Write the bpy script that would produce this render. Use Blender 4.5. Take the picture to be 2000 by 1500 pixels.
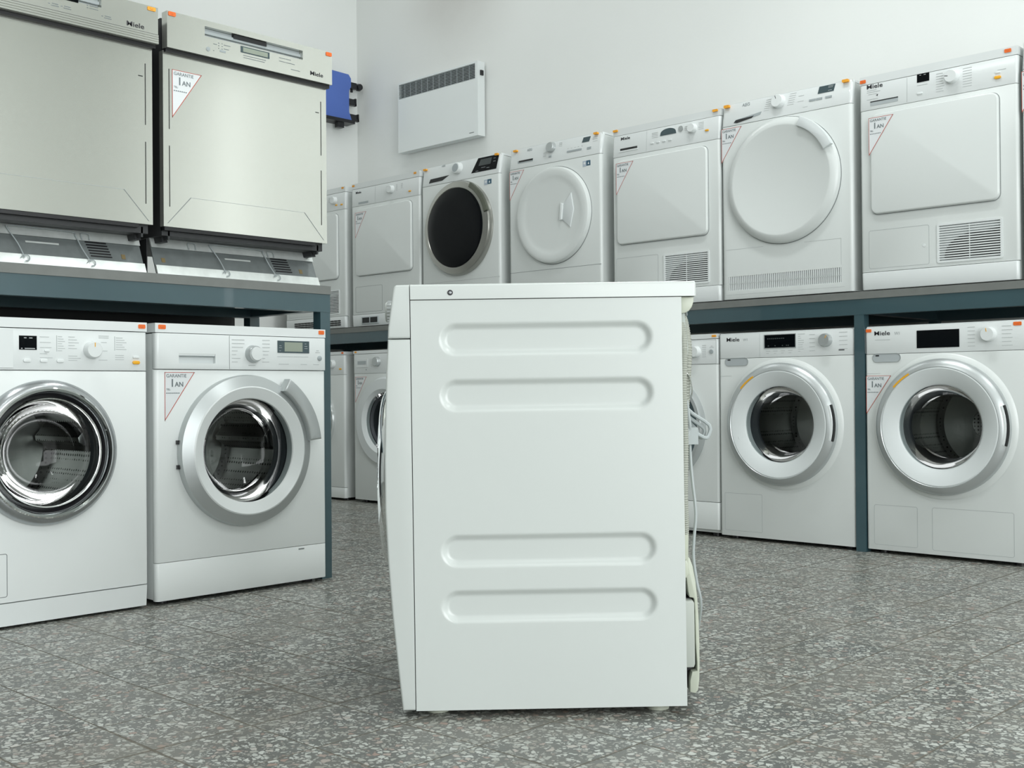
import bpy, bmesh, math, random
from mathutils import Vector, Matrix
random.seed(7)
for o in list(bpy.data.objects): bpy.data.objects.remove(o)
SC = bpy.context.scene
COL = SC.collection
R = math.radians
PI = math.pi

# ------------------------------------------------------------------ camera
# world: x runs along the far wall (image right), y runs into the far wall, z up
CAM = (0.0, 0.0, 0.6246)
F_PX, PITCH, ROLL, YAW = 2234.8, 0.0061, -0.0082, 0.7654
cd = bpy.data.cameras.new('camera'); cam = bpy.data.objects.new('camera', cd); COL.objects.link(cam)
cd.sensor_width = 36; cd.lens = F_PX * 36 / 2000; cd.clip_start = 0.05
c_, s_ = math.cos(YAW), math.sin(YAW)
fw = Vector((-s_, c_, 0)); rt = Vector((c_, s_, 0)); up = Vector((0, 0, 1))
f2 = fw * math.cos(PITCH) + up * math.sin(PITCH); u2 = up * math.cos(PITCH) - fw * math.sin(PITCH)
r3 = rt * math.cos(ROLL) + u2 * math.sin(ROLL); u3 = u2 * math.cos(ROLL) - rt * math.sin(ROLL)
M = Matrix((r3, u3, -f2)).transposed().to_4x4(); M.translation = CAM
cam.matrix_world = M
SC.camera = cam

# ------------------------------------------------------------------ world, lights, exposure
w = bpy.data.worlds.new('world'); SC.world = w; w.use_nodes = True
w.node_tree.nodes['Background'].inputs[0].default_value = (0.85, 0.95, 0.93, 1)
w.node_tree.nodes['Background'].inputs[1].default_value = 0.3
SC.view_settings.view_transform = 'Standard'; SC.view_settings.look = 'None'
SC.view_settings.exposure = 0.0; SC.view_settings.gamma = 1.0
SC.view_settings.use_curve_mapping = False

def area(name, loc, target, sx, sy, power, col=(1, 1, 1)):
    l = bpy.data.lights.new(name, 'AREA'); l.shape = 'RECTANGLE'; l.size = sx; l.size_y = sy
    l.energy = power; l.color = col
    o = bpy.data.objects.new(name, l); COL.objects.link(o); o.location = loc
    d = Vector(target) - Vector(loc)
    o.rotation_euler = d.to_track_quat('-Z', 'Y').to_euler()
    return o
SKY = (0.965, 1.0, 1.01)
area('shop_window_light_right', (3.45, 0.6, 1.6), (-3, 0.9, 1.0), 4.8, 3.0, 262, SKY)
area('shop_window_light_front', (1.4, -3.3, 1.7), (-1.4, 3, 1.0), 2.5, 2.6, 24, SKY)
area('steel_streak_light_back', (1.46, 4.86, 1.9), (1.46, 0, 1.9), 0.12, 2.4, 2.2, SKY)  # added strip lamp for the bright streak in the dishwasher steel
for (tx, ty, tp) in ((-4.9, 3.95, 10), (-2.0, 3.2, 34), (0.6, 2.8, 26), (-2.6, 0.7, 27), (0.4, 0.2, 12)):
    t = area('fluorescent_tube_light', (tx, ty, 3.95), (tx, ty, 0), 1.25, 0.22, tp, (0.97, 1.0, 1.0))

# ------------------------------------------------------------------ materials
def mat(name, col, rough=0.5, metal=0.0, coat=0.0, spec=0.5):
    m = bpy.data.materials.new(name); m.use_nodes = True
    b = m.node_tree.nodes['Principled BSDF']
    b.inputs['Base Color'].default_value = (*col, 1); b.inputs['Roughness'].default_value = rough
    b.inputs['Metallic'].default_value = metal; b.inputs['Coat Weight'].default_value = coat
    b.inputs['Specular IOR Level'].default_value = spec
    return m
def nd(m, t, **k):
    n = m.node_tree.nodes.new(t)
    for a, v in k.items(): setattr(n, a, v)
    return n
def noisy(m, scale, amt, detail=3, bump=0.0, stretch=(1, 1, 1)):
    """object-space mottling of the base colour plus optional bump"""
    nt = m.node_tree; b = nt.nodes['Principled BSDF']; L = nt.links
    tc = nd(m, 'ShaderNodeTexCoord'); mp = nd(m, 'ShaderNodeMapping'); mp.inputs['Scale'].default_value = stretch
    n = nd(m, 'ShaderNodeTexNoise'); n.inputs['Scale'].default_value = scale; n.inputs['Detail'].default_value = detail
    L.new(tc.outputs['Object'], mp.inputs[0]); L.new(mp.outputs[0], n.inputs['Vector'])
    mx = nd(m, 'ShaderNodeMix', data_type='RGBA')
    c = b.inputs['Base Color'].default_value
    mx.inputs[6].default_value = (c[0] * (1 - amt), c[1] * (1 - amt), c[2] * (1 - amt), 1)
    mx.inputs[7].default_value = (min(1, c[0] * (1 + amt)), min(1, c[1] * (1 + amt)), min(1, c[2] * (1 + amt)), 1)
    L.new(n.outputs['Fac'], mx.inputs[0]); L.new(mx.outputs[2], b.inputs['Base Color'])
    if bump:
        bp = nd(m, 'ShaderNodeBump'); bp.inputs['Strength'].default_value = bump; bp.inputs['Distance'].default_value = 0.002
        L.new(n.outputs['Fac'], bp.inputs['Height']); L.new(bp.outputs[0], b.inputs['Normal'])
    return m
M_WHITE = noisy(mat('white_enamel', (0.70, 0.735, 0.72), 0.28), 3, 0.02)
M_WHITEL = noisy(mat('white_enamel_lifted', (0.80, 0.835, 0.825), 0.30), 3, 0.02)  # left washers: enamel lightened to make up for light missing there
M_WHITEC = noisy(mat('white_enamel_dimmed', (0.595, 0.63, 0.61), 0.26), 3, 0.015)  # foreground washer: white enamel darkened in place of dimmer light on its side
M_WHITE2 = noisy(mat('white_plastic', (0.74, 0.775, 0.77), 0.22), 3, 0.015)
M_SILK = noisy(mat('white_door_plastic', (0.68, 0.72, 0.72), 0.38), 3, 0.015)
M_CREAM = noisy(mat('cream_plastic', (0.50, 0.53, 0.44), 0.35), 5, 0.03)
M_LINE = mat('seam_grey', (0.22, 0.24, 0.24), 0.6)
M_PRINT = mat('printed_grey', (0.46, 0.49, 0.49), 0.6)
M_INK = mat('black_ink', (0.03, 0.03, 0.035), 0.5)
M_BLACK = mat('black_plastic', (0.012, 0.012, 0.014), 0.35)
M_GLOSSBLACK = mat('black_glass', (0.003, 0.004, 0.005), 0.08, spec=0.15)
M_DARK = mat('dark_recess', (0.02, 0.022, 0.022), 0.7)
M_RUBBER = noisy(mat('grey_rubber', (0.055, 0.062, 0.07), 0.6), 12, 0.1)
M_SILVER = noisy(mat('silver_plastic', (0.50, 0.53, 0.53), 0.33, 0.55), 6, 0.03)
M_SATIN = noisy(mat('satin_grey_metal', (0.42, 0.44, 0.45), 0.27, 0.9), 8, 0.03)
M_CHROME = mat('chrome', (0.85, 0.87, 0.87), 0.06, 1.0)
M_WARMSIL = noisy(mat('warm_silver_metal', (0.42, 0.42, 0.39), 0.25, 0.9), 8, 0.03)
M_GREY = mat('grey_plastic', (0.36, 0.40, 0.41), 0.4)
M_LCD = mat('lcd_green_grey', (0.30, 0.34, 0.28), 0.25)
M_LCDB = mat('lcd_surround', (0.06, 0.09, 0.10), 0.2)
M_AMBER = mat('amber_button', (0.85, 0.42, 0.02), 0.3)
M_ORANGE = noisy(mat('orange_red_label', (0.84, 0.16, 0.02), 0.55), 90, 0.12)
M_YELLOW = noisy(mat('orange_yellow_label', (0.93, 0.40, 0.03), 0.55), 90, 0.12)
M_PAPER = mat('sticker_paper', (0.76, 0.79, 0.80), 0.5)
M_RED = mat('sticker_red', (0.50, 0.08, 0.05), 0.5)
M_BADGE = mat('badge_blue', (0.03, 0.10, 0.16), 0.4)
M_BADGE2 = mat('badge_pale', (0.45, 0.52, 0.60), 0.4)
M_STEELTEAL = noisy(mat('painted_frame_steel', (0.036, 0.078, 0.092), 0.30, 0.0, 0.4, 0.7), 5, 0.18, bump=0.1)
M_BOARD = noisy(mat('shelf_board', (0.17, 0.18, 0.17), 0.6), 20, 0.15)
M_GALV = noisy(mat('galvanised_steel', (0.17, 0.19, 0.19), 0.45, 0.4), 25, 0.25)
M_GALVL = noisy(mat('galvanised_steel_sheen', (0.74, 0.78, 0.76), 0.35, 0.5), 30, 0.18)  # galvanised steel with its white reflection put into the colour
M_BLUE = mat('blue_plastic', (0.085, 0.16, 0.50), 0.5)
M_HOSE = mat('grey_hose', (0.34, 0.355, 0.31), 0.5)
M_CABLE = mat('grey_cable', (0.40, 0.44, 0.44), 0.45)
M_BODYSIDE = mat('bitumen_black_side', (0.03, 0.032, 0.034), 0.5)

# brushed steel of the dishwashers
M_STEEL = mat('brushed_steel', (0.69, 0.70, 0.65), 0.16, 0.8)
nt = M_STEEL.node_tree; tc = nd(M_STEEL, 'ShaderNodeTexCoord'); mp = nd(M_STEEL, 'ShaderNodeMapping')
mp.inputs['Scale'].default_value = (3, 3, 420); nn = nd(M_STEEL, 'ShaderNodeTexNoise'); nn.inputs['Scale'].default_value = 1.5
nt.links.new(tc.outputs['Object'], mp.inputs[0]); nt.links.new(mp.outputs[0], nn.inputs['Vector'])
bp = nd(M_STEEL, 'ShaderNodeBump'); bp.inputs['Strength'].default_value = 0.008; bp.inputs['Distance'].default_value = 0.0002
nt.links.new(nn.outputs['Fac'], bp.inputs['Height'])
n2 = nd(M_STEEL, 'ShaderNodeTexNoise'); n2.inputs['Scale'].default_value = 2.0; n2.inputs['Detail'].default_value = 0.5
nt.links.new(tc.outputs['Object'], n2.inputs['Vector'])
bp2 = nd(M_STEEL, 'ShaderNodeBump'); bp2.inputs['Strength'].default_value = 0.10; bp2.inputs['Distance'].default_value = 0.01
nt.links.new(n2.outputs['Fac'], bp2.inputs['Height']); nt.links.new(bp.outputs[0], bp2.inputs['Normal'])
nt.links.new(bp2.outputs[0], nt.nodes['Principled BSDF'].inputs['Normal'])

# door glass: dark tinted, see-through with a mirror-like surface
def glass(name, tint, fr=0.06):
    m = bpy.data.materials.new(name); m.use_nodes = True; nt = m.node_tree; nt.nodes.clear()
    out = nt.nodes.new('ShaderNodeOutputMaterial'); mix = nt.nodes.new('ShaderNodeMixShader')
    tr = nt.nodes.new('ShaderNodeBsdfTransparent'); tr.inputs[0].default_value = (*tint, 1)
    gl = nt.nodes.new('ShaderNodeBsdfGlossy'); gl.inputs['Roughness'].default_value = 0.04
    fn = nt.nodes.new('ShaderNodeFresnel'); fn.inputs[0].default_value = 1.32
    nt.links.new(fn.outputs[0], mix.inputs[0]); nt.links.new(tr.outputs[0], mix.inputs[1]); nt.links.new(gl.outputs[0], mix.inputs[2])
    nt.links.new(mix.outputs[0], out.inputs[0]); return m
M_GLASS = glass('tinted_door_glass', (0.55, 0.58, 0.58))
M_CLEAR = glass('clear_plastic', (0.92, 0.95, 0.95))

# drum: steel with rows of holes
M_DRUM = mat('drum_steel', (0.46, 0.46, 0.44), 0.30, 1.0)
nt = M_DRUM.node_tree; tc = nd(M_DRUM, 'ShaderNodeTexCoord'); vo = nd(M_DRUM, 'ShaderNodeTexVoronoi'); vo.inputs['Scale'].default_value = 70
vo.inputs['Randomness'].default_value = 0.1
nt.links.new(tc.outputs['Object'], vo.inputs['Vector'])
rp = nd(M_DRUM, 'ShaderNodeValToRGB'); rp.color_ramp.elements[0].position = 0.25; rp.color_ramp.elements[1].position = 0.32
rp.color_ramp.elements[0].color = (0.01, 0.01, 0.01, 1); rp.color_ramp.elements[1].color = (0.46, 0.46, 0.44, 1)
nt.links.new(vo.outputs['Distance'], rp.inputs[0]); nt.links.new(rp.outputs[0], nt.nodes['Principled BSDF'].inputs['Base Color'])

# painted wall
def wall_mat(name, col, stain=False):
    m = mat(name, col, 0.75, spec=0.25); nt = m.node_tree; L = nt.links; b = nt.nodes['Principled BSDF']
    g = nd(m, 'ShaderNodeNewGeometry')
    n = nd(m, 'ShaderNodeTexNoise'); n.inputs['Scale'].default_value = 1.1; n.inputs['Detail'].default_value = 5
    L.new(g.outputs['Position'], n.inputs['Vector'])
    mx = nd(m, 'ShaderNodeMix', data_type='RGBA')
    mx.inputs[6].default_value = (*[c * 0.95 for c in col], 1); mx.inputs[7].default_value = (*[min(1, c * 1.03) for c in col], 1)
    L.new(n.outputs['Fac'], mx.inputs[0]); last = mx.outputs[2]
    if stain:   # old soot mark above the convector heater
        sp = nd(m, 'ShaderNodeSeparateXYZ'); L.new(g.outputs['Position'], sp.inputs[0])
        def mth(op, a, bb):
            q = nd(m, 'ShaderNodeMath', operation=op)
            for i, v in enumerate((a, bb)):
                if isinstance(v, (int, float)): q.inputs[i].default_value = v
                elif v is not None: L.new(v, q.inputs[i])
            return q.outputs[0]
        dx = mth('DIVIDE', mth('ADD', sp.outputs[0], 5.15), 0.42); dz = mth('DIVIDE', mth('SUBTRACT', sp.outputs[2], 3.22), 0.42)
        r2 = mth('ADD', mth('MULTIPLY', dx, dx), mth('MULTIPLY', dz, dz))
        wv = mth('MULTIPLY', mth('EXPONENT', mth('MULTIPLY', r2, -1.0), None), mth('MULTIPLY', n.outputs['Fac'], 1.0))
        m2 = nd(m, 'ShaderNodeMix', data_type='RGBA'); m2.inputs[7].default_value = (0.25, 0.22, 0.19, 1)
        L.new(wv, m2.inputs[0]); L.new(last, m2.inputs[6]); last = m2.outputs[2]
    L.new(last, b.inputs['Base Color'])
    nb = nd(m, 'ShaderNodeTexNoise'); nb.inputs['Scale'].default_value = 60; L.new(g.outputs['Position'], nb.inputs['Vector'])
    bp = nd(m, 'ShaderNodeBump'); bp.inputs['Strength'].default_value = 0.12; bp.inputs['Distance'].default_value = 0.003
    L.new(nb.outputs['Fac'], bp.inputs['Height']); L.new(bp.outputs[0], b.inputs['Normal'])
    return m
M_WALL = wall_mat('painted_wall', (0.80, 0.82, 0.80), True)
M_WALL3 = wall_mat('painted_wall_dimmed', (0.42, 0.43, 0.42))  # unseen front wall, darkened so the back row mirrors a dim room
M_WALL2 = wall_mat('painted_wall_plain', (0.80, 0.82, 0.80))

# terrazzo floor: 20 cm tiles, marble chips, dirty joints
def floor_mat():
    m = mat('terrazzo_floor', (0.2, 0.2, 0.19), 0.35); nt = m.node_tree; L = nt.links; b = nt.nodes['Principled BSDF']
    g = nd(m, 'ShaderNodeNewGeometry'); sp = nd(m, 'ShaderNodeSeparateXYZ'); L.new(g.outputs['Position'], sp.inputs[0])
    def mth(op, a, bb=None, cc=None, clamp=False):
        q = nd(m, 'ShaderNodeMath', operation=op); q.use_clamp = clamp
        for i, v in enumerate((a, bb, cc)):
            if isinstance(v, (int, float)): q.inputs[i].default_value = v
            elif v is not None: L.new(v, q.inputs[i])
        return q.outputs[0]
    nw = nd(m, 'ShaderNodeTexNoise'); nw.inputs['Scale'].default_value = 0.9; L.new(g.outputs['Position'], nw.inputs['Vector'])
    wob = mth('MULTIPLY', mth('SUBTRACT', nw.outputs['Fac'], 0.5), 0.03)
    u = mth('DIVIDE', mth('ADD', mth('ADD', sp.outputs[0], 1.25 + 20), wob), 0.2)
    v = mth('DIVIDE', mth('ADD', mth('ADD', sp.outputs[1], -1.61 + 20), wob), 0.2)
    iu, iv = mth('FLOOR', u), mth('FLOOR', v)
    def edge(t):   # distance to the nearest joint in metres
        f = mth('FRACT', t); return mth('MULTIPLY', mth('MINIMUM', f, mth('SUBTRACT', 1.0, f)), 0.2)
    d = mth('MINIMUM', edge(u), edge(v))
    cmb = nd(m, 'ShaderNodeCombineXYZ'); L.new(iu, cmb.inputs[0]); L.new(iv, cmb.inputs[1])
    wn = nd(m, 'ShaderNodeTexWhiteNoise', noise_dimensions='3D'); L.new(cmb.outputs[0], wn.inputs['Vector'])
    # wider joint on some tile rows
    n3 = nd(m, 'ShaderNodeTexNoise'); n3.inputs['Scale'].default_value = 2.2; L.new(g.outputs['Position'], n3.inputs['Vector'])
    wd = mth('ADD', mth('MULTIPLY', mth('POWER', n3.outputs['Fac'], 2.0), 0.0055), 0.0003)
    joint = mth('SUBTRACT', 1.0, mth('DIVIDE', mth('SUBTRACT', d, wd), 0.0012, clamp=True), clamp=True)
    # chips: random offset per tile so that patterns break at the joints
    vs = nd(m, 'ShaderNodeVectorMath', operation='MULTIPLY_ADD'); L.new(wn.outputs['Color'], vs.inputs[0]); vs.inputs[1].default_value = (3, 3, 3)
    L.new(g.outputs['Position'], vs.inputs[2])
    nv = nd(m, 'ShaderNodeTexNoise'); nv.inputs['Scale'].default_value = 75; L.new(vs.outputs[0], nv.inputs['Vector'])
    vd = nd(m, 'ShaderNodeVectorMath', operation='MULTIPLY_ADD'); L.new(nv.outputs['Color'], vd.inputs[0]); vd.inputs[1].default_value = (0.012, 0.012, 0.012)
    L.new(vs.outputs[0], vd.inputs[2])
    def chips(scale, lo, hi, feat='F1'):
        vo = nd(m, 'ShaderNodeTexVoronoi', feature='DISTANCE_TO_EDGE', voronoi_dimensions='3D'); vo.inputs['Scale'].default_value = scale
        L.new(vd.outputs[0], vo.inputs['Vector'])
        vc = nd(m, 'ShaderNodeTexVoronoi', feature='F1', voronoi_dimensions='3D'); vc.inputs['Scale'].default_value = scale
        L.new(vd.outputs[0], vc.inputs['Vector'])
        r = nd(m, 'ShaderNodeValToRGB'); r.color_ramp.elements[0].position = lo; r.color_ramp.elements[1].position = hi
        L.new(vo.outputs['Distance'], r.inputs[0])
        return r.outputs[0], vc.outputs['Color']
    f1, c1 = chips(70, 0.10, 0.17); f2_, c2 = chips(150, 0.12, 0.20)
    s1 = nd(m, 'ShaderNodeSeparateColor'); L.new(c1, s1.inputs[0]); s2 = nd(m, 'ShaderNodeSeparateColor'); L.new(c2, s2.inputs[0])
    k1 = mth('MULTIPLY', f1, mth('GREATER_THAN', s1.outputs[0], 0.38)); k2 = mth('MULTIPLY', mth('MULTIPLY', f2_, mth('GREATER_THAN', s2.outputs[0], 0.55)), 0.8)
    k = mth('MAXIMUM', k1, k2)
    base = nd(m, 'ShaderNodeMix', data_type='RGBA'); L.new(wn.outputs['Value'], base.inputs[0])
    base.inputs[6].default_value = (0.098, 0.106, 0.098, 1); base.inputs[7].default_value = (0.140, 0.144, 0.130, 1)
    cr = nd(m, 'ShaderNodeValToRGB'); L.new(s1.outputs[1], cr.inputs[0])
    e = cr.color_ramp.elements; e[0].position = 0; e[0].color = (0.30, 0.29, 0.25, 1); e[1].position = 0.35; e[1].color = (0.44, 0.46, 0.42, 1)
    x = e.new(0.8); x.color = (0.56, 0.58, 0.54, 1); x = e.new(0.97); x.color = (0.33, 0.24, 0.20, 1)
    mx = nd(m, 'ShaderNodeMix', data_type='RGBA'); L.new(k, mx.inputs[0]); L.new(base.outputs[2], mx.inputs[6]); L.new(cr.outputs[0], mx.inputs[7])
    # dirt veil
    nz = nd(m, 'ShaderNodeTexNoise'); nz.inputs['Scale'].default_value = 4.5; nz.inputs['Detail'].default_value = 6; L.new(g.outputs['Position'], nz.inputs['Vector'])
    dr = nd(m, 'ShaderNodeValToRGB'); dr.color_ramp.elements[0].position = 0.42; dr.color_ramp.elements[1].position = 0.75; L.new(nz.outputs['Fac'], dr.inputs[0])
    dv = nd(m, 'ShaderNodeMix', data_type='RGBA'); L.new(mth('MULTIPLY', dr.outputs[0], 0.5), dv.inputs[0]); L.new(mx.outputs[2], dv.inputs[6])
    dv.inputs[7].default_value = (0.20, 0.187, 0.155, 1)
    jm = nd(m, 'ShaderNodeMix', data_type='RGBA'); L.new(mth('MULTIPLY', joint, 0.7), jm.inputs[0]); L.new(dv.outputs[2], jm.inputs[6])
    jm.inputs[7].default_value = (0.105, 0.090, 0.065, 1)
    L.new(jm.outputs[2], b.inputs['Base Color'])
    rr = mth('ADD', mth('MULTIPLY', nz.outputs['Fac'], 0.25), 0.20); rr2 = mth('ADD', rr, mth('MULTIPLY', joint, 0.3)); L.new(rr2, b.inputs['Roughness'])
    bp = nd(m, 'ShaderNodeBump'); bp.inputs['Strength'].default_value = 0.5; bp.inputs['Distance'].default_value = 0.0015
    L.new(mth('SUBTRACT', 1.0, joint), bp.inputs['Height']); L.new(bp.outputs[0], b.inputs['Normal'])
    return m
M_FLOOR = floor_mat()

# ------------------------------------------------------------------ mesh helpers
def new(): return bmesh.new()
def rbox(bm, x0, x1, y0, y1, z0, z1, r=0.0, seg=2, rv=None):
    """box; rv = larger radius on the two front vertical edges, r = radius on the others"""
    vs = [bm.verts.new((x, y, z)) for x in (x0, x1) for y in (y0, y1) for z in (z0, z1)]
    idx = [(0, 1, 3, 2), (4, 6, 7, 5), (0, 4, 5, 1), (2, 3, 7, 6), (0, 2, 6, 4), (1, 5, 7, 3)]
    fs = [bm.faces.new([vs[i] for i in q]) for q in idx]
    geo = set(vs)
    if rv:
        es = [e for e in bm.edges if set(e.verts) in ({vs[0], vs[1]}, {vs[4], vs[5]})]
        res = bmesh.ops.bevel(bm, geom=es, offset=rv, segments=5, profile=0.5, affect='EDGES')
        geo = {v for v in geo if v.is_valid} | set(res['verts'])
    if r > 0:
        es = [e for e in bm.edges if e.verts[0] in geo and e.verts[1] in geo and len(e.link_faces) == 2 and e.calc_face_angle(0) > R(40)]
        bmesh.ops.bevel(bm, geom=es, offset=r, segments=seg, profile=0.5, affect='EDGES')
    return bm
def box(*a, **k): return rbox(new(), *a, **k)
def lathe(bm, prof, cx, cz, seg=72):
    """revolve (radius, y) about the y axis through (cx, cz)"""
    rings = []
    for r, y in prof:
        if r <= 1e-6: rings.append([bm.verts.new((cx, y, cz))])
        else: rings.append([bm.verts.new((cx + r * math.cos(2 * PI * i / seg), y, cz + r * math.sin(2 * PI * i / seg))) for i in range(seg)])
    for a, b in zip(rings, rings[1:]):
        if len(a) == 1 and len(b) == 1: continue
        for i in range(seg):
            j = (i + 1) % seg
            if len(a) == 1: bm.faces.new((a[0], b[i], b[j]))
            elif len(b) == 1: bm.faces.new((a[i], b[0], a[j]))
            else: bm.faces.new((a[i], b[i], b[j], a[j]))
    return bm
def ring(prof, cx, cz, seg=72):
    """closed ring section"""
    return lathe(new(), list(prof) + [prof[0]], cx, cz, seg)
def disc(prof, cx, cz, seg=64): return lathe(new(), prof, cx, cz, seg)
def prism(pts, y0, y1, r=0.0, seg=2):
    """outline in x,z extruded from y0 (front) to y1"""
    bm = new(); a = [bm.verts.new((x, y0, z)) for x, z in pts]; b = [bm.verts.new((x, y1, z)) for x, z in pts]
    bm.faces.new(a); bm.faces.new(b[::-1])
    for i in range(len(pts)):
        j = (i + 1) % len(pts); bm.faces.new((a[i], b[i], b[j], a[j]))
    bmesh.ops.recalc_face_normals(bm, faces=bm.faces)
    if r > 0:
        es = [e for e in bm.edges if e.verts[0] in a and e.verts[1] in a]
        bmesh.ops.bevel(bm, geom=es, offset=r, segments=seg, profile=0.5, affect='EDGES')
    return bm
def rrect(x0, x1, z0, z1, r, n=6):
    p = []
    for cx, cz, a0 in ((x1 - r, z1 - r, 0), (x0 + r, z1 - r, 90), (x0 + r, z0 + r, 180), (x1 - r, z0 + r, 270)):
        for i in range(n + 1):
            a = R(a0 + 90 * i / n); p.append((cx + r * math.cos(a), cz + r * math.sin(a)))
    return p
def arc(cx, cz, r0, r1, a0, a1, n=20):
    p = [(cx + r1 * math.cos(R(a0 + (a1 - a0) * i / n)), cz + r1 * math.sin(R(a0 + (a1 - a0) * i / n))) for i in range(n + 1)]
    return p + [(cx + r0 * math.cos(R(a1 + (a0 - a1) * i / n)), cz + r0 * math.sin(R(a1 + (a0 - a1) * i / n))) for i in range(n + 1)]
def frame(x0, x1, z0, z1, t, y0, y1):
    """thin rectangular outline"""
    bm = new()
    for q in ((x0, x1, z1 - t, z1), (x0, x1, z0, z0 + t), (x0, x0 + t, z0 + t, z1 - t), (x1 - t, x1, z0 + t, z1 - t)):
        rbox(bm, q[0], q[1], y0, y1, q[2], q[3])
    return bm
def rframe(x0, x1, z0, z1, r, t, y0, y1):
    """rounded rectangular outline groove"""
    o = rrect(x0, x1, z0, z1, r); i = rrect(x0 + t, x1 - t, z0 + t, z1 - t, max(r - t, 0.0005)); bm = new(); n = len(o)
    V = [[bm.verts.new((x, y, z)) for x, z in pp] for pp, y in ((o, y0), (i, y0), (i, y1), (o, y1))]
    for k in range(4):
        for j in range(n):
            jj = (j + 1) % n; bm.faces.new((V[k][j], V[(k + 1) % 4][j], V[(k + 1) % 4][jj], V[k][jj]))
    bmesh.ops.recalc_face_normals(bm, faces=bm.faces)
    return bm
def tube(pts, r, seg=10, bm=None, ribs=0, closed=False):
    """tube through points (Catmull-Rom smoothed); ribs = rib pitch in metres"""
    bm = bm or new(); P = [Vector(p) for p in pts]; fine = []
    E = [P[0] * 2 - P[1]] + P + [P[-1] * 2 - P[-2]]
    for i in range(1, len(E) - 2):
        a, b, c, d = E[i - 1:i + 3]; L = (c - b).length; n = max(3, int(L / (ribs / 2 if ribs else 0.012)))
        for k in range(n):
            t = k / n
            fine.append(0.5 * ((2 * b) + (c - a) * t + (2 * a - 5 * b + 4 * c - d) * t * t + (-a + 3 * b - 3 * c + d) * t ** 3))
    fine.append(P[-1]); rings = []; nrm = Vector((0.31, 0.17, 0.93)).normalized()
    for i, p in enumerate(fine):
        t = (fine[min(i + 1, len(fine) - 1)] - fine[max(i - 1, 0)]).normalized()
        nrm = (nrm - t * nrm.dot(t)); nrm = nrm.normalized() if nrm.length > 1e-4 else t.orthogonal().normalized()
        bn = t.cross(nrm); rr = r * (1.0 if (not ribs or i % 2) else 0.86)
        rings.append([bm.verts.new(p + (nrm * math.cos(2 * PI * j / seg) + bn * math.sin(2 * PI * j / seg)) * rr) for j in range(seg)])
    for a, b in zip(rings, rings[1:]):
        for j in range(seg): bm.faces.new((a[j], a[(j + 1) % seg], b[(j + 1) % seg], b[j]))
    bm.faces.new(rings[0][::-1]); bm.faces.new(rings[-1])
    return bm
def add(bm, other):
    me = bpy.data.meshes.new('tmp'); other.to_mesh(me); bm.from_mesh(me); bpy.data.meshes.remove(me); other.free(); return bm
def cut(bm, *cutters):
    """boolean difference, baked straight into the mesh"""
    me = bpy.data.meshes.new('tmp'); bmesh.ops.recalc_face_normals(bm, faces=bm.faces); bm.to_mesh(me); bm.free()
    o = bpy.data.objects.new('tmp', me); COL.objects.link(o); kill = [o]
    for cbm in cutters:
        cm = bpy.data.meshes.new('tmpc'); bmesh.ops.recalc_face_normals(cbm, faces=cbm.faces); cbm.to_mesh(cm); cbm.free()
        c = bpy.data.objects.new('tmpc', cm); COL.objects.link(c); kill.append(c)
        md = o.modifiers.new('b', 'BOOLEAN'); md.operation = 'DIFFERENCE'; md.object = c; md.solver = 'EXACT'
    bpy.context.view_layer.update(); dg = bpy.context.evaluated_depsgraph_get()
    res = bpy.data.meshes.new_from_object(o.evaluated_get(dg)); out = new(); out.from_mesh(res)
    for k in kill: bpy.data.objects.remove(k)
    return out
_tx = {}
def text(s, size, x, z, y=-0.0006, bold=0.0, sx=1.0, align='LEFT', slant=0.0):
    key = (s, size, bold, align, slant)
    if key not in _tx:
        cu = bpy.data.curves.new('t', 'FONT'); cu.body = s; cu.size = size; cu.extrude = 0.0003; cu.offset = bold; cu.align_x = align; cu.shear = slant
        cu.resolution_u = 3
        o = bpy.data.objects.new('t', cu); COL.objects.link(o); bpy.context.view_layer.update()
        _tx[key] = bpy.data.meshes.new_from_object(o.evaluated_get(bpy.context.evaluated_depsgraph_get())); bpy.data.objects.remove(o)
    bm = new(); bm.from_mesh(_tx[key])
    bmesh.ops.transform(bm, matrix=Matrix.Translation((x, y, z)) @ Matrix.Rotation(R(90), 4, 'X') @ Matrix.Diagonal((sx, 1, 1, 1)), verts=bm.verts)
    return bm
def obj(name, bm, m, parent=None, label=None, smooth=True, loc=None):
    me = bpy.data.meshes.new(name); ms = m if isinstance(m, list) else [m]
    if isinstance(bm, list):
        tot = new()
        for i, b in enumerate(bm):
            for f in b.faces: f.material_index = i
            add(tot, b)
        bm = tot
    bm.to_mesh(me); bm.free()
    for q in ms: me.materials.append(q)
    if smooth:
        me.polygons.foreach_set('use_smooth', [True] * len(me.polygons)); me.set_sharp_from_angle(angle=R(38))
    o = bpy.data.objects.new(name, me); COL.objects.link(o)
    if parent: o.parent = parent
    if label: o['label'] = label
    if loc: o.location = loc
    return o
def thing(name, label, cat, loc=(0, 0, 0), rz=0.0, group=None):
    o = bpy.data.objects.new(name, None); COL.objects.link(o); o.empty_display_size = 0.1
    o.location = loc; o.rotation_euler = (0, 0, rz); o['label'] = label; o['category'] = cat
    if group: o['group'] = group
    return o
def struct(name, bm, m):
    o = obj(name, bm, m, smooth=False); o['kind'] = 'structure'; return o
def dots(spec, y=-0.0005, t=0.0022):
    """rows of illegible small print: (x0, x1, z) strokes"""
    bm = new()
    for x0, x1, z in spec: rbox(bm, x0, x1, y, y + 0.0008, z - t / 2, z + t / 2)
    return bm
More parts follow.
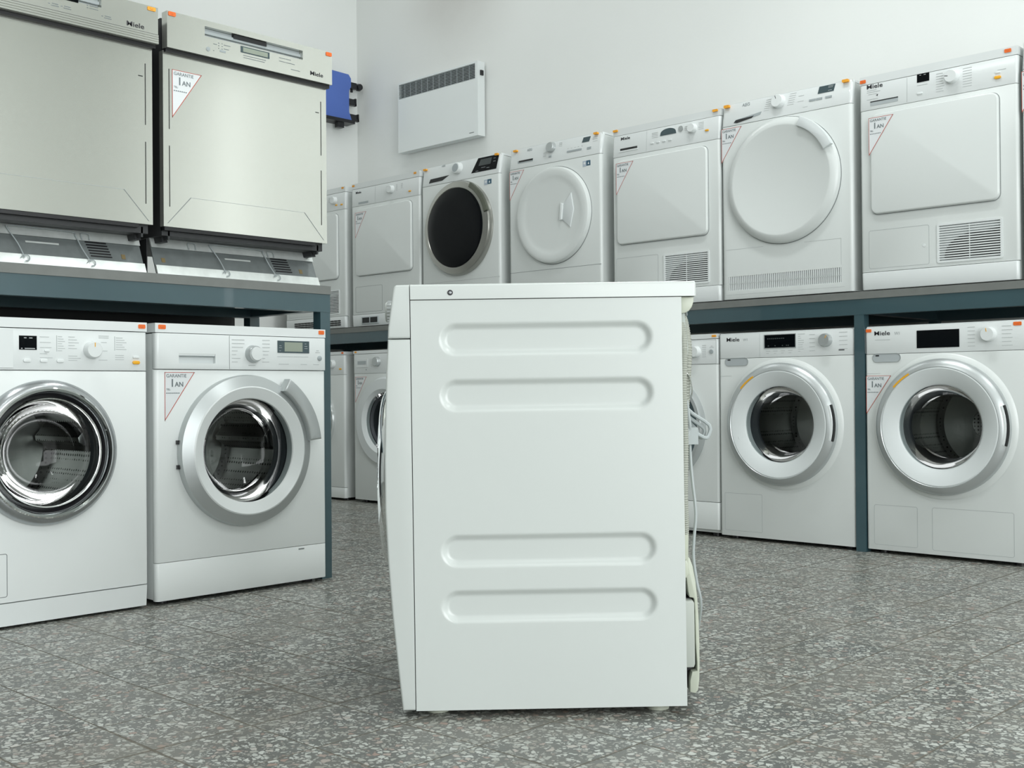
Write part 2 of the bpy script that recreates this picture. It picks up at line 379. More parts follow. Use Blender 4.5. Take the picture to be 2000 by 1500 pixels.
def lettering(par, spec, y, t, m, sh=None):
    """one object per block of small print"""
    left = sorted(spec); 
    while left:
        blk = [left.pop(0)]; grew = True
        while grew:
            grew = False
            for q in list(left):
                if any(q[0] < p[1] + 0.016 and q[1] > p[0] - 0.016 and abs(q[2] - p[2]) < 0.0175 for p in blk): blk.append(q); left.remove(q); grew = True
        b = dots(blk, y, t)
        if sh: lean(b, *sh)
        obj('small_lettering', b, m, par)
def lean(bm, z0, z1, k):
    for v in bm.verts:
        if v.co.z > z0: v.co.y += k * (v.co.z - z0) / (z1 - z0)
    return bm

# ------------------------------------------------------------------ the room
XL, YB, ZC = -6.15, 4.90, 4.0
struct('floor', box(XL, 3.6, -3.6, YB, -0.08, 0), M_FLOOR)
struct('wall_back', box(XL, 3.6, YB, YB + 0.15, 0, ZC), M_WALL)
struct('wall_left', box(XL - 0.15, XL, -3.6, YB + 0.15, 0, ZC), M_WALL2)
struct('wall_right', box(3.6, 3.75, -3.6, YB + 0.15, 0, ZC), M_WALL2)
struct('wall_front', box(XL - 0.15, 3.75, -3.75, -3.6, 0, ZC), M_WALL3)
struct('ceiling', box(XL - 0.15, 3.75, -3.75, YB + 0.15, ZC, ZC + 0.1), M_WALL2)

# ------------------------------------------------------------------ shelving frames
def shelf(label, x0, x1, y0, y1, ztop, posts, loc, rz, group='steel shelving frames', yback=None):
    """local: x along the row, y from front (y0) to back (y1)"""
    t = thing('shelving_frame', label, 'shelf', loc, rz, group)
    bh = 0.060; bt = 0.028
    obj('beam', box(x0, x1, y0, y0 + 0.04, ztop - bt - bh, ztop - bt, r=0.003), M_STEELTEAL, t)
    obj('beam', box(x0, x1, y1 - 0.04, y1, ztop - bt - bh, ztop - bt, r=0.003), M_STEELTEAL, t)
    for p in posts:
        obj('post', box(p, p + 0.04, y0 + 0.001, y0 + 0.041, 0, ztop - bt - bh, r=0.003), M_STEELTEAL, t)
        obj('post', box(p, p + 0.04, y1 - 0.041, y1 - 0.001, 0, ztop - bt - bh, r=0.003), M_STEELTEAL, t)
        obj('crossbar', box(p + 0.001, p + 0.039, y0 + 0.04, y1 - 0.04, ztop - bt - bh + 0.005, ztop - bt, r=0.002), M_STEELTEAL, t)
    obj('shelf_board', box(x0, x1, y0 - 0.004, yback or y1, ztop - bt, ztop, r=0.002), M_BOARD, t)
    return t
ZU = 0.993          # top of the right-hand shelf
shelf('long blue-grey steel shelving frame under the dryers along the back wall', -6.12, 0.60, 4.075, 4.78, ZU,
      (-6.12, -4.09, -2.093, -0.12), (0, 0, 0), 0, yback=4.897)
ZL = 0.983          # top of the left shelf; local x = world y, local -y = world +x
LS = shelf('blue-grey steel shelving frame under the two stainless dishwashers', 0.40, 2.362, 3.118, 3.58, ZL,
      (0.40, 2.322), (0, 0, 0), R(90), yback=3.72)
obj('gap_darkening_sheet', box(0.40, 2.355, 3.690, 3.702, 0.02, ZL - 0.029), M_DARK, LS)  # added dark sheet that keeps the gap under the shelf black

# ------------------------------------------------------------------ shared appliance parts
def price_tag(par, x, z, m=None, y=-0.0012, w=0.025, h=0.012):
    o = obj('price_tag', prism(rrect(x, x + w, z, z + h, 0.003), y, 0.0005 if y > -0.002 else y + 0.0015), m or M_ORANGE, par)
    obj('tag_writing', dots([(x + w * .22, x + w * .38, z + h * .6), (x + w * .5, x + w * .62, z + h * .55), (x + w * .3, x + w * .7, z + h * .32)], y - 0.0003, 0.0008), M_RED, o)
    return o
def warranty(par, x, z, y=0.0, paper=True):
    """triangular guarantee sticker, top-left corner at x, z"""
    W_, H_ = 0.100, 0.145; t = 0.0016
    tri = [(x, z), (x, z - H_), (x + W_, z)]
    bmp = prism(tri, y - 0.0006, y + 0.0004)
    red = new()
    rbox(red, x, x + W_, y - 0.0009, y - 0.0002, z - t, z); rbox(red, x, x + t, y - 0.0009, y - 0.0002, z - H_, z)
    add(red, prism([(x + W_, z), (x + W_ - t * 1.6, z), (x, z - H_ + t * 2.2), (x, z - H_)], y - 0.0009, y - 0.0002))
    s = obj('warranty_sticker', [bmp, red], [M_PAPER, M_RED], par)
    tx = text('GARANTIE', 0.0142, x + 0.005, z - 0.0155, y - 0.001, 0.0, 0.98)
    add(tx, text('1', 0.032, x + 0.017, z - 0.043, y - 0.001, 0.0006)); add(tx, text('AN', 0.020, x + 0.033, z - 0.043, y - 0.001, 0.0003))
    add(tx, text('TEL:', 0.008, x + 0.005, z - 0.054, y - 0.001))
    add(tx, dots([(x + 0.005 + 0.0065 * i, x + 0.0095 + 0.0065 * i, z - 0.0625) for i in range(7)], y - 0.0009, 0.003))
    obj('sticker_lettering', tx, M_INK if False else M_PRINTDARK, s)
    return s
M_PRINTDARK = mat('sticker_ink', (0.17, 0.20, 0.21), 0.6)
def logo(par, x, z, size=0.026, y=-0.0006, s='Miele', w=None, m=None, shear=None):
    b = text(s, size, x, z, y, 0.0002 if s == 'Miele' else 0.0002, 1.32 if s == 'Miele' else 1.05)
    if shear: lean(b, *shear)
    return obj('brand_lettering', b, m or (M_INK if s == 'Miele' else M_GREY), par)
def feet(par, W=0.595, D=0.56, h=0.016, y0=0.05):
    for x in (0.045, W - 0.045):
        for y in (y0, D - 0.05):
            b = new(); L0 = [b.verts.new((x + 0.018 * math.cos(i * PI / 8), y + 0.018 * math.sin(i * PI / 8), 0)) for i in range(16)]
            L1 = [b.verts.new((v.co.x, v.co.y, h + 0.002)) for v in L0]
            b.faces.new(L0[::-1]); b.faces.new(L1)
            for i in range(16): b.faces.new((L0[i], L0[(i + 1) % 16], L1[(i + 1) % 16], L1[i]))
            obj('foot', b, M_BLACK, par)
def drum(par, cx, cz, r=0.185, y0=0.06, y1=0.40):
    """steel drum interior with three paddles and a rubber gasket in front of it"""
    d = obj('drum', lathe(new(), [(r, y0 + 0.02), (r, y1 - 0.02), (r * 0.9, y1), (0.06, y1), (0.05, y1 - 0.02), (0.0, y1 - 0.025)], cx, cz), M_DRUM, par)
    for k in range(3):
        a = R(250 + 120 * k); b = new()
        for i in range(2):
            pass
        pr = [(cx + (r - 0.001) * math.cos(a + R(t)), cz + (r - 0.001) * math.sin(a + R(t))) for t in (-13, -7, 0, 7, 13)]
        inn = [(cx + (r - q) * math.cos(a + R(t)), cz + (r - q) * math.sin(a + R(t))) for t, q in ((7, .028), (3, .045), (-3, .045), (-7, .028))]
        obj('paddle', prism(pr + inn, y0 + 0.04, y1 - 0.01, 0.003), M_DRUM, d)
def pbody(W, H0, H1, D, yb, hole=None):
    b = box(0.001, W - 0.001, yb, D, H0, H1, r=0.003)
    if hole: b = cut(b, lathe(new(), [(0, yb - 0.01), (hole[2], yb - 0.01), (hole[2], 0.44), (0, 0.44)], hole[0], hole[1], 48))
    return b
def knob(par, x, z, r=0.026, y=0.0, m=None, depth=0.022, mark=None, shear=None, markang=90):
    y1 = y - depth
    b = disc([(r * 1.06, y + 0.002), (r * 1.04, y - 0.003), (r, y - 0.005), (r * .97, y1 + 0.003), (r * .88, y1), (0, y1)], x, z, 40)
    if shear: lean(b, *shear)
    k = obj('program_knob', b, m or M_WHITE2, par)
    if mark:
        a = R(markang); q = box(x - 0.0012, x + 0.0012, y1 - 0.0006, y1 + 0.001, z + r * .35, z + r * .85)
        bmesh.ops.rotate(q, cent=(x, 0, z), matrix=Matrix.Rotation(R(90 - markang), 3, 'Y'), verts=q.verts)
        if shear: lean(q, *shear)
        obj('pointer', q, mark, k)
    return k
D_L = 0.58

# ------------------------------------------------------------------ washing machines
def washer_a(loc, rz, label, group):
    """older washer with a metal door ring, black display, amber button, plinth"""
    W = 0.595; t = thing('washing_machine', label, 'washing machine', loc, rz, group); cx, cz = 0.295, 0.467
    feet(t)
    obj('cabinet', pbody(W, 0.016, 0.803, D_L, 0.020, (cx, cz, 0.200)), M_WHITEL, t)
    fp = cut(box(0, W, 0, 0.0205, 0.071, 0.690, r=0.0012, rv=0.007), lathe(new(), [(0, -.02), (0.168, -.02), (0.168, .05), (0, .05)], cx, cz, 64))
    obj('front_panel', fp, M_WHITEL, t)
    pl = prism([(0.0, 0.0), (W, 0.0), (W, 1), (0, 1)], 0, 1); pl.free()
    b = box(0.004, W - 0.004, 0.004, 0.03, 0.008, 0.0685, r=0.002); lean(b, 0.0, 0.07, -0.006); obj('plinth', b, M_WHITE2, t)
    obj('lid', box(0, W, -0.002, D_L, 0.8065, 0.833, r=0.004, seg=3), M_WHITE2, t)
    fa = obj('control_panel', box(0, W, 0, 0.02, 0.6925, 0.8045, r=0.0012, rv=0.007), M_WHITE2, t)
    dr = obj('detergent_drawer', box(0.004, 0.206, -0.0035, 0.01, 0.698, 0.801, r=0.003), M_WHITE2, t)
    dp = obj('display', box(0.223, 0.271, -0.0012, 0.001, 0.747, 0.785, r=0.0008), M_GLOSSBLACK, t)
    obj('display_text', dots([(0.236, 0.243, 0.779), (0.250, 0.259, 0.779), (0.228, 0.232, 0.7505), (0.238, 0.266, 0.7505)], -0.0016, 0.0022), M_PRINT, dp)
    knob(t, 0.427, 0.750, 0.0235, mark=M_AMBER)
    for x in (0.244, 0.290, 0.336): obj('push_button', prism(rrect(x - .010, x + .010, 0.713, 0.723, 0.004), -0.004, 0.001, 0.001), M_WHITE2, t)
    obj('push_button', prism(rrect(0.292, 0.306, 0.742, 0.748, 0.0028), -0.004, 0.001, 0.001), M_WHITE2, t)
    obj('push_button', prism(rrect(0.551, 0.571, 0.728, 0.735, 0.0033), -0.004, 0.001, 0.001), M_WHITE2, t)
    obj('push_button', prism(rrect(0.550, 0.572, 0.711, 0.721, 0.0048), -0.005, 0.001, 0.001), M_AMBER, t, 'oval amber push button')
    sp = [(0.28, 0.305, 0.783), (0.28, 0.31, 0.768), (0.28, 0.312, 0.754), (0.28, 0.30, 0.737), (0.28, 0.315, 0.726)]
    sp += [(0.330, 0.342 + 0.004 * (i % 3), 0.785 - 0.0065 * i) for i in range(7)]
    sp += [(0.360, 0.378 + 0.006 * (i % 3), 0.785 - 0.008 * i) for i in range(5)] + [(0.360, 0.385 + 0.01 * (i % 2), 0.732 - 0.006 * i) for i in range(3)]
    sp += [(0.448, 0.478, 0.790 - 0.005 * i) for i in range(2)] + [(0.455, 0.472, 0.772), (0.460, 0.474, 0.748), (0.448, 0.474, 0.722)]
    sp += [(0.500, 0.520 + 0.006 * (i % 3), 0.786 - 0.0065 * i) for i in range(6)] + [(0.498, 0.524, 0.736 - 0.006 * i) for i in range(3)]
    lettering(t, sp, -0.0005, 0.0016, M_PRINT)
    obj('panel_line', add(box(0.326, 0.3275, -0.0006, 0.001, 0.744, 0.788), box(0.4955, 0.497, -0.0006, 0.001, 0.75, 0.79)), M_PRINT, t)
    d = obj('door_ring', ring([(0.1975, 0.0), (0.1985, -0.010), (0.196, -0.020), (0.186, -0.030), (0.176, -0.034), (0.168, -0.032), (0.163, -0.022), (0.162, -0.006), (0.165, 0.0)], cx, cz, 96), M_SATIN, t)
    obj('chrome_trim', ring([(0.1775, -0.0335), (0.174, -0.0365), (0.168, -0.0355), (0.1655, -0.030), (0.1715, -0.030)], cx, cz, 96), M_CHROME, d)
    obj('door_seal', ring([(0.1655, -0.022), (0.152, -0.008), (0.148, 0.02), (0.152, 0.03), (0.166, 0.004)], cx, cz, 96), M_BLACK, d)
    obj('chrome_trim', ring([(0.151, -0.020), (0.149, -0.024), (0.1455, -0.022), (0.1455, -0.014), (0.150, -0.012)], cx, cz, 96), M_CHROME, d)
    obj('door_glass', lathe(new(), [(0.1485, -0.018), (0.143, -0.012), (0.132, 0.03), (0.105, 0.075), (0.06, 0.10), (0.0, 0.108)], cx, cz), M_GLASS, d)
    obj('gasket', ring([(0.150, 0.012), (0.152, 0.05), (0.178, 0.07), (0.185, 0.055), (0.165, 0.02)], cx, cz), M_RUBBER, t)
    drum(t, cx, cz, 0.192, 0.07, 0.41)
    obj('filter_flap', rframe(0.05, 0.189, 0.086, 0.202, 0.006, 0.0018, -0.0005, 0.001), M_LINE, t)
    price_tag(t, 0.568, 0.815, y=-0.0035, w=0.022, h=0.012)
    return t

def washer_b(loc, rz, label, group):
    """washer with silver and white door ring, silver arched handle, LCD"""
    W = 0.618; t = thing('washing_machine', label, 'washing machine', loc, rz, group); cx, cz = 0.303, 0.4465
    feet(t, W)
    obj('cabinet', pbody(W, 0.016, 0.803, D_L, 0.020, (cx, cz, 0.198)), M_WHITEL, t)
    fp = cut(box(0, W, 0, 0.0205, 0.1255, 0.696, r=0.001, rv=0.012), lathe(new(), [(0, -.02), (0.176, -.02), (0.176, .05), (0, .05)], cx, cz, 64))
    obj('front_panel', fp, M_WHITEL, t)
    k = obj('plinth', box(0, W, 0, 0.0205, 0.012, 0.1240, r=0.001, rv=0.012), M_WHITEL, t)
    obj('latch', box(0.505, 0.527, -0.0007, 0.001, 0.1135, 0.1175), M_LINE, k)
    obj('lid', box(0, W, -0.001, D_L, 0.8065, 0.834, r=0.004, seg=3), M_WHITE2, t)
    obj('control_panel', cut(box(0.0, W, -0.005, 0.02, 0.698, 0.8045, r=0.002, rv=0.010), box(0.0748, 0.1985, -0.02, 0.008, 0.7165, 0.7445)), M_WHITE2, t)
    d = obj('detergent_drawer', box(0.0755, 0.1980, -0.004, 0.012, 0.7395, 0.7645, r=0.001), M_WHITE2, t)
    obj('drawer_recess', box(0.0752, 0.1982, 0.0065, 0.0078, 0.717, 0.7395), M_SILK, t); obj('handle_shadow', box(0.0760, 0.1975, -0.0042, 0.006, 0.7372, 0.7393), M_GREY, d)  # dark strip standing in for the shadow under the drawer handle
    obj('panel_seam', add(box(0.2475, 0.2487, -0.0056, -0.003, 0.6995, 0.803), box(0.003, 0.614, -0.0056, -0.003, 0.7385, 0.7391) if False else new()), M_LINE, t)
    y = -0.0056
    kn = knob(t, 0.332, 0.748, 0.0265, y=-0.005, m=M_SILVER, depth=0.020)
    obj('knob_cap', disc([(0.0215, -0.0245), (0.0205, -0.0275), (0, -0.0285)], 0.335, 0.748, 40), M_WHITE2, kn)
    dp = obj('display', box(0.425, 0.548, -0.0068, -0.004, 0.7535, 0.7925, r=0.001), M_LCDB, t)
    obj('screen', box(0.451, 0.521, -0.0074, -0.0064, 0.758, 0.788), M_LCD, dp)
    obj('display_text', dots([(0.431, 0.439, 0.776), (0.430, 0.441, 0.770), (0.529, 0.540, 0.776), (0.529, 0.541, 0.769), (0.431, 0.437, 0.760), (0.530, 0.536, 0.784)], -0.0073, 0.0015), M_GREY, dp)
    obj('start_button', disc([(0.0085, -0.0045), (0.0083, -0.0075), (0.006, -0.009), (0, -0.0094)], 0.590, 0.738, 24), M_GREY, t)
    sp = [(0.257, 0.257 + l, 0.791 - 0.0115 * i) for i, l in enumerate((.045, .045, .040, .02, .015, .030, .02))]
    sp += [(0.368, 0.368 + l, 0.792 - 0.0115 * i) for i, l in enumerate((.028, .028, .028, .025, .022, .01, .025))]
    sp += [(0.425, 0.485, 0.7415), (0.487, 0.545, 0.7415), (0.43, 0.468, 0.717), (0.515, 0.54, 0.717), (0.565, 0.588, 0.717), (0.578, 0.588, 0.763), (0.574, 0.592, 0.757), (0.316, 0.342, 0.712)]
    lettering(t, sp, y, 0.0018, M_PRINT)
    dd = obj('door_ring', ring([(0.234, 0.001), (0.2355, -0.016), (0.232, -0.026), (0.200, -0.0405), (0.196, -0.038), (0.19, 0.001)], cx, cz, 96), M_SILVER, t, 'silver outer door ring')
    obj('door_trim', ring([(0.2005, -0.040), (0.196, -0.0425), (0.163, -0.030), (0.1595, -0.024), (0.1595, 0.0), (0.19, 0.0)], cx, cz, 96), M_WHITE2, dd, 'white inner door ring')
    obj('door_glass', lathe(new(), [(0.1605, -0.026), (0.157, -0.020), (0.137, 0.04), (0.128, 0.075), (0.09, 0.100), (0.0, 0.112)], cx, cz), M_GLASS, dd)
    obj('gasket', ring([(0.158, 0.004), (0.146, 0.03), (0.150, 0.062), (0.176, 0.075), (0.190, 0.05), (0.175, 0.01)], cx, cz), M_RUBBER, t)
    drum(t, cx, cz, 0.192, 0.07, 0.41)
    hb = prism(arc(cx, cz, 0.217, 0.262, 6, 58, 24), -0.052, -0.018, 0.006, 3)
    obj('door_handle', hb, M_SILVER, dd, 'arched silver handle')
    for a in (172, 190): obj('hinge_stop', box(cx + 0.2365 * math.cos(R(a)) - .004, cx + 0.2365 * math.cos(R(a)) + .003, -0.012, -0.001, cz + 0.2365 * math.sin(R(a)) - .006, cz + 0.2365 * math.sin(R(a)) + .006), M_BLACK, dd)
    price_tag(t, 0.010, 0.816, y=-0.0025, w=0.024, h=0.013); price_tag(t, 0.590, 0.817, y=-0.0025, w=0.022, h=0.013)
    warranty(t, 0.030, 0.689, 0.0)
    return t

def washer_w1(loc, rz, label, group, kind):
    """recent washer, white conical door disc in a silver ring; kind 'E' or 'F'"""
    W = 0.612 if kind == 'E' else 0.596; t = thing('washing_machine', label, 'washing machine', loc, rz, group)
    cx, cz = 0.300, 0.482; ro = 0.246
    feet(t, W)
    obj('cabinet', pbody(W, 0.016, 0.849, D_L, 0.020, (cx - .0, cz, 0.200)), M_WHITE, t)
    cyl = lambda r: lathe(new(), [(0, -.02), (r, -.02), (r, .05), (0, .05)], cx, cz, 64)
    zb = 0.7525
    fp = cut(box(0, W, 0, 0.0205, 0.014, zb - 0.0008, r=0.001, rv=0.010), cyl(0.182))
    obj('front_panel', fp, M_WHITE, t)
    obj('control_panel', box(0, W, 0, 0.0205, zb + 0.0006, 0.8530, r=0.0015, rv=0.010), M_WHITE2, t)
    obj('lid', box(0.002, W - 0.002, 0.012, D_L, 0.850, 0.858, r=0.002), M_WHITE2, t)
    obj('door_surround', ring([(0.268, 0.001), (0.262, -0.004), (0.252, -0.009), (0.243, -0.010), (0.24, 0.001)], cx, cz, 96), M_WHITE, t)
    ddm = obj('door_ring', ring([(0.247, -0.006), (0.2475, -0.024), (0.243, -0.033), (0.224, -0.046), (0.218, -0.048), (0.214, -0.044), (0.20, 0.0)], cx, cz, 96), M_SILVER, t, 'silver outer door ring')
    obj('door_trim', ring([(0.2165, -0.0455), (0.212, -0.0475), (0.160, -0.034), (0.1515, -0.026), (0.1515, 0.0), (0.20, 0.0)], cx, cz, 96), M_SILK, ddm, 'white conical door disc')
    obj('door_glass', lathe(new(), [(0.1525, -0.030), (0.148, -0.024), (0.136, 0.03), (0.118, 0.07), (0.06, 0.088), (0.0, 0.092)], cx, cz), M_GLASS, ddm)
    obj('gasket', ring([(0.150, 0.0), (0.142, 0.03), (0.146, 0.06), (0.178, 0.075), (0.192, 0.05), (0.178, 0.01)], cx, cz), M_RUBBER, t)
    drum(t, cx, cz, 0.192, 0.07, 0.41)
    obj('orange_marker', prism(arc(cx, cz, 0.217, 0.2235, 119, 139, 10), -0.0485, -0.044), M_AMBER, ddm)
    if kind == 'E':
        obj('ring_marker', ring([(0.0085, -0.041), (0.0085, -0.0425), (0.0055, -0.0425), (0.0055, -0.041)], 0.113, 0.422, 24), M_PAPER, ddm)
    g = obj('handle_recess', prism(arc(cx, cz, 0.2325, 0.246, -15, 19, 14), -0.036, -0.018), M_DARK, ddm)
    obj('door_handle', prism(arc(cx, cz, 0.228, 0.238, -15, 19, 14), -0.0415, -0.030, 0.002), M_WHITE2, ddm)
    # drawer pull
    pz = 0.738
    obj('drawer_pull', rframe(0.029, 0.142, pz - 0.017, pz + 0.017, 0.017, 0.0022, -0.002, 0.0005), M_SILVER, t)
    obj('pull_recess', prism(rrect(0.031, 0.140, pz - 0.015, pz + 0.015, 0.015), -0.0008, 0.0005), M_GREYL, t)
    obj('drawer_mark', box(0.042, 0.056, -0.0014, 0.0, pz + 0.006, pz + 0.011), M_BLACK, t)
    obj('panel_seam', add(box(0.002, 0.060, -0.0005, 0.001, 0.6790, 0.6798), box(0.1965 if kind == 'E' else 0.0, 0.1973 if kind == 'E' else .0005, -0.0005, 0.001, 0.756, 0.85)), M_SEAM, t)
    logo(t, 0.036, 0.8235, 0.0225)
    obj('model_lettering', text('W1', 0.015, 0.118, 0.8235, -0.0006), M_PRINT, t)
    dx = (0.220, 0.360, 0.791, 0.843) if kind == 'E' else (0.204, 0.362, 0.770, 0.835)
    dp = obj('display', box(dx[0], dx[1], -0.0015, 0.001, dx[2], dx[3], r=0.001), M_GLOSSBLACK, t)
    if kind == 'E':
        obj('display_frame', frame(dx[0] - 0.003, dx[1] + 0.003, dx[2] - 0.003, dx[3] + 0.003, 0.003, -0.002, 0.001), M_SILVER, t)
        obj('display_text', dots([(0.232 + i * 0.009, 0.238 + i * 0.009, 0.828) for i in range(9)] + [(x, x + .005, 0.799) for x in (0.235, 0.266, 0.30, 0.318, 0.326)], -0.0019, 0.004), M_LCDTXT, dp)
        knob(t, 0.495, 0.814, 0.0255, mark=M_AMBER, m=M_SILVER, markang=55)
        sp = [(0.372, 0.372 + l, 0.842 - 0.0085 * i) for i, l in enumerate((.030, .010, .014, .026, .026, .02, .02, .024, .01))]
        sp += [(0.422, 0.446, 0.838 - 0.016 * i) for i in range(5)] + [(0.550, 0.585, 0.842 - 0.016 * i) for i in range(5)]
        sp += [(0.225 + .034 * i, 0.245 + .034 * i, 0.778) for i in range(4)] + [(0.227 + .034 * i, 0.239 + .034 * i, 0.769) for i in range(4)]
        obj('model_bar', box(0.548, 0.572, -0.0006, 0.001, 0.7715, 0.7755), M_INK, t)
    else:
        knob(t, 0.468, 0.811, 0.0255, mark=M_AMBER, markang=100)
        sp = [(0.392, 0.418, 0.839 - 0.0135 * i) for i in range(6)] + [(0.512, 0.545 + .004 * (i % 2), 0.838 - 0.0135 * i) for i in range(6)]
        sp += [(0.040, 0.100, 0.806)]
    lettering(t, sp, -0.0005, 0.0017, M_PRINT)
    if kind == 'E':
        obj('service_flap', rframe(0.022, 0.201, 0.036, 0.192, 0.004, 0.0013, -0.0004, 0.001), M_SEAM, t)
    else:
        for q in ((0.030, 0.200, 0.033, 0.184), (0.255, 0.548, 0.030, 0.186)):
            f = obj('service_flap', rframe(*q, 0.008, 0.0014, -0.0004, 0.001), M_SEAM, t)
        price_tag(t, 0.004, 0.836, y=-0.0015, w=0.022, h=0.012); price_tag(t, 0.552, 0.838, y=-0.0015, w=0.028, h=0.013)
        warranty(t, 0.003, 0.671, 0.0)
    return t
M_GREYL = mat('pale_grey_recess', (0.42, 0.46, 0.47), 0.4)
M_SEAM = mat('fine_seam', (0.42, 0.45, 0.45), 0.6)
M_LCDTXT = mat('dim_lcd_text', (0.05, 0.06, 0.06), 0.3)

def washer_d(loc, rz, label, group, kind):
    """three partly hidden lower washers: D (next to the foreground washer), I and J (far left)"""
    W = 0.597; t = thing('washing_machine', label, 'washing machine', loc, rz, group); cx, cz = 0.298, 0.462
    feet(t, W)
    zl = dict(D=0.840, I=0.842, J=0.842)[kind]; zf = dict(D=0.732, I=0.730, J=0.727)[kind]
    obj('cabinet', pbody(W, 0.016, zl - 0.001, D_L, 0.020, (cx, cz, 0.198)), M_WHITE, t)
    zk = dict(D=0.146, I=0.016, J=0.075)[kind]
    fp = cut(box(0, W, 0, 0.0205, zk + 0.001, zf - 0.001, r=0.001, rv=0.012), lathe(new(), [(0, -.02), (0.170, -.02), (0.170, .05), (0, .05)], cx, cz, 64))
    obj('front_panel', fp, M_WHITE, t)
    if kind != 'I': obj('plinth', box(0, W, 0, 0.0205, 0.014 + (0.016 if kind == 'D' else 0), zk - 0.001, r=0.001, rv=0.012), M_WHITE, t)
    obj('control_panel', box(0, W, -0.001, 0.02, zf, zl - 0.002, r=0.0015, rv=0.010), M_WHITE2, t)
    obj('lid', box(0, W, -0.001, D_L, zl, 0.860, r=0.004, seg=3), M_WHITE2, t)
    if kind == 'D':
        d = obj('door_ring', ring([(0.236, 0.001), (0.2365, -0.020), (0.228, -0.034), (0.214, -0.036), (0.205, -0.02), (0.20, 0.0)], cx, cz, 96), M_SILVER, t)
        obj('door_trim', ring([(0.2145, -0.033), (0.17, -0.028), (0.155, -0.01), (0.155, 0.0), (0.20, 0.0)], cx, cz, 96), M_LCDB, d)
        obj('door_glass', lathe(new(), [(0.160, -0.020), (0.15, -0.012), (0.13, 0.05), (0.08, 0.085), (0, 0.09)], cx, cz), M_GLASS, d)
        knob(t, 0.487, 0.786, 0.024, y=-0.001)
        obj('start_button', disc([(0.0095, 0.0), (0.009, -0.005), (0, -0.0055)], 0.566, 0.785, 24), M_GREY, t)
        lettering(t, [(0.518, 0.538, 0.812 - 0.008 * i) for i in range(7)] + [(0.556, 0.578, 0.802), (0.562, 0.572, 0.808)], -0.0016, 0.0018, M_PRINT)
        obj('latch', box(0.474, 0.482, -0.0007, 0.001, 0.134, 0.1375), M_LINE, t)
        obj('panel_frame', frame(0.44, 0.590, zf + 0.002, zl - 0.004, 0.001, -0.0016, 0), M_SEAM, t)
        price_tag(t, 0.568, 0.846, M_YELLOW, y=-0.0025, w=0.022, h=0.009)
    elif kind == 'I':
        d = obj('door_ring', ring([(0.246, 0.001), (0.247, -0.016), (0.236, -0.034), (0.18, -0.040), (0.160, -0.026), (0.158, 0.0)], cx, cz, 96), M_SILK, t, 'white door ring')
        obj('door_glass', lathe(new(), [(0.162, -0.026), (0.157, -0.014), (0.135, 0.05), (0.08, 0.085), (0, 0.09)], cx, cz), M_GLASS, d)
        obj('detergent_drawer', box(0.030, 0.130, -0.004, 0.01, 0.765, 0.812, r=0.003), M_WHITE2, t)
        obj('drawer_recess', box(0.042, 0.118, -0.0048, 0.0, 0.781, 0.801), M_GREYL, t)
        knob(t, 0.215, 0.795, 0.026, y=-0.001, m=M_SILVER)
        obj('drain_mark', disc([(0.004, 0), (0.004, -0.002), (0, -0.002)], 0.115, 0.752, 12), M_GREY, t)
        logo(t, 0.036, 0.818, 0.014)
        price_tag(t, 0.012, 0.848, M_YELLOW, y=-0.0025, w=0.018, h=0.009)
        warranty(t, 0.016, 0.712, 0.0)
    else:
        d = obj('door_ring', ring([(0.206, 0.001), (0.207, -0.020), (0.198, -0.036), (0.182, -0.036), (0.170, -0.02), (0.168, 0.0)], cx + .0, cz, 96), M_CHROME, t, 'chrome door ring')
        obj('door_glass', lathe(new(), [(0.172, -0.020), (0.157, -0.012), (0.135, 0.05), (0.08, 0.085), (0, 0.09)], cx, cz), M_GLASS, d)
        knob(t, 0.49, 0.790, 0.024, y=-0.001)
        obj('push_button', prism(rrect(0.552, 0.572, 0.755, 0.764, 0.004), -0.005, 0.001, 0.001), M_AMBER, t, 'oval amber push button')
        price_tag(t, 0.572, 0.847, M_ORANGE, y=-0.0025, w=0.018, h=0.010)
    obj('gasket', ring([(0.152, 0.0), (0.142, 0.03), (0.146, 0.06), (0.178, 0.075), (0.192, 0.05), (0.168, 0.01)], cx, cz), M_RUBBER, t)
    drum(t, cx, cz, 0.192, 0.07, 0.41)
    return t

# ------------------------------------------------------------------ tumble dryers
def grille(par, x0, x1, z0, z1, n=14, name='vent_grille', dark='curve'):
    """frame with horizontal slats in front of a recess"""
    bm = new(); w_ = x1 - x0
    add(bm, rframe(x0, x1, z0, z1, 0.008, 0.008, -0.003, 0.004))
    zz0, zz1 = z0 + 0.010, z1 - 0.010
    for i in range(n):
        z = zz0 + (zz1 - zz0) * (i + 0.5) / n; h = (zz1 - zz0) / n
        rbox(bm, x0 + 0.006, x1 - 0.006, -0.0015, 0.0045, z - h * 0.26, z + h * 0.26)
    rbox(bm, (x0 + x1) / 2 - 0.001, (x0 + x1) / 2 + 0.001, -0.0005, 0.0045, zz0, zz1)
    g = obj(name, bm, M_WHITE2, par)
    back = box(x0 + 0.003, x1 - 0.003, 0.0105, 0.012, z0 + 0.003, z1 - 0.003)
    obj('grille_back', back, M_SILK, g)
    if dark == 'curve':
        pts = [(x1 - 0.012, z0 + 0.012), (x1 - 0.012, z1 - 0.034)]
        for i in range(13):
            a = R(90 + 90 * i / 12 * 0.98)
            pts.append((x0 + w_ * 0.62 + (w_ * 0.52) * math.cos(a), z0 + 0.012 + (z1 - z0 - 0.052) * math.sin(a) ** 0.8 if math.sin(a) > 0 else z0 + 0.012))
        pts.append((x0 + w_ * 0.10, z0 + 0.012))
        obj('air_opening', prism(pts, 0.0075, 0.0106), M_DARK, g)
    return g
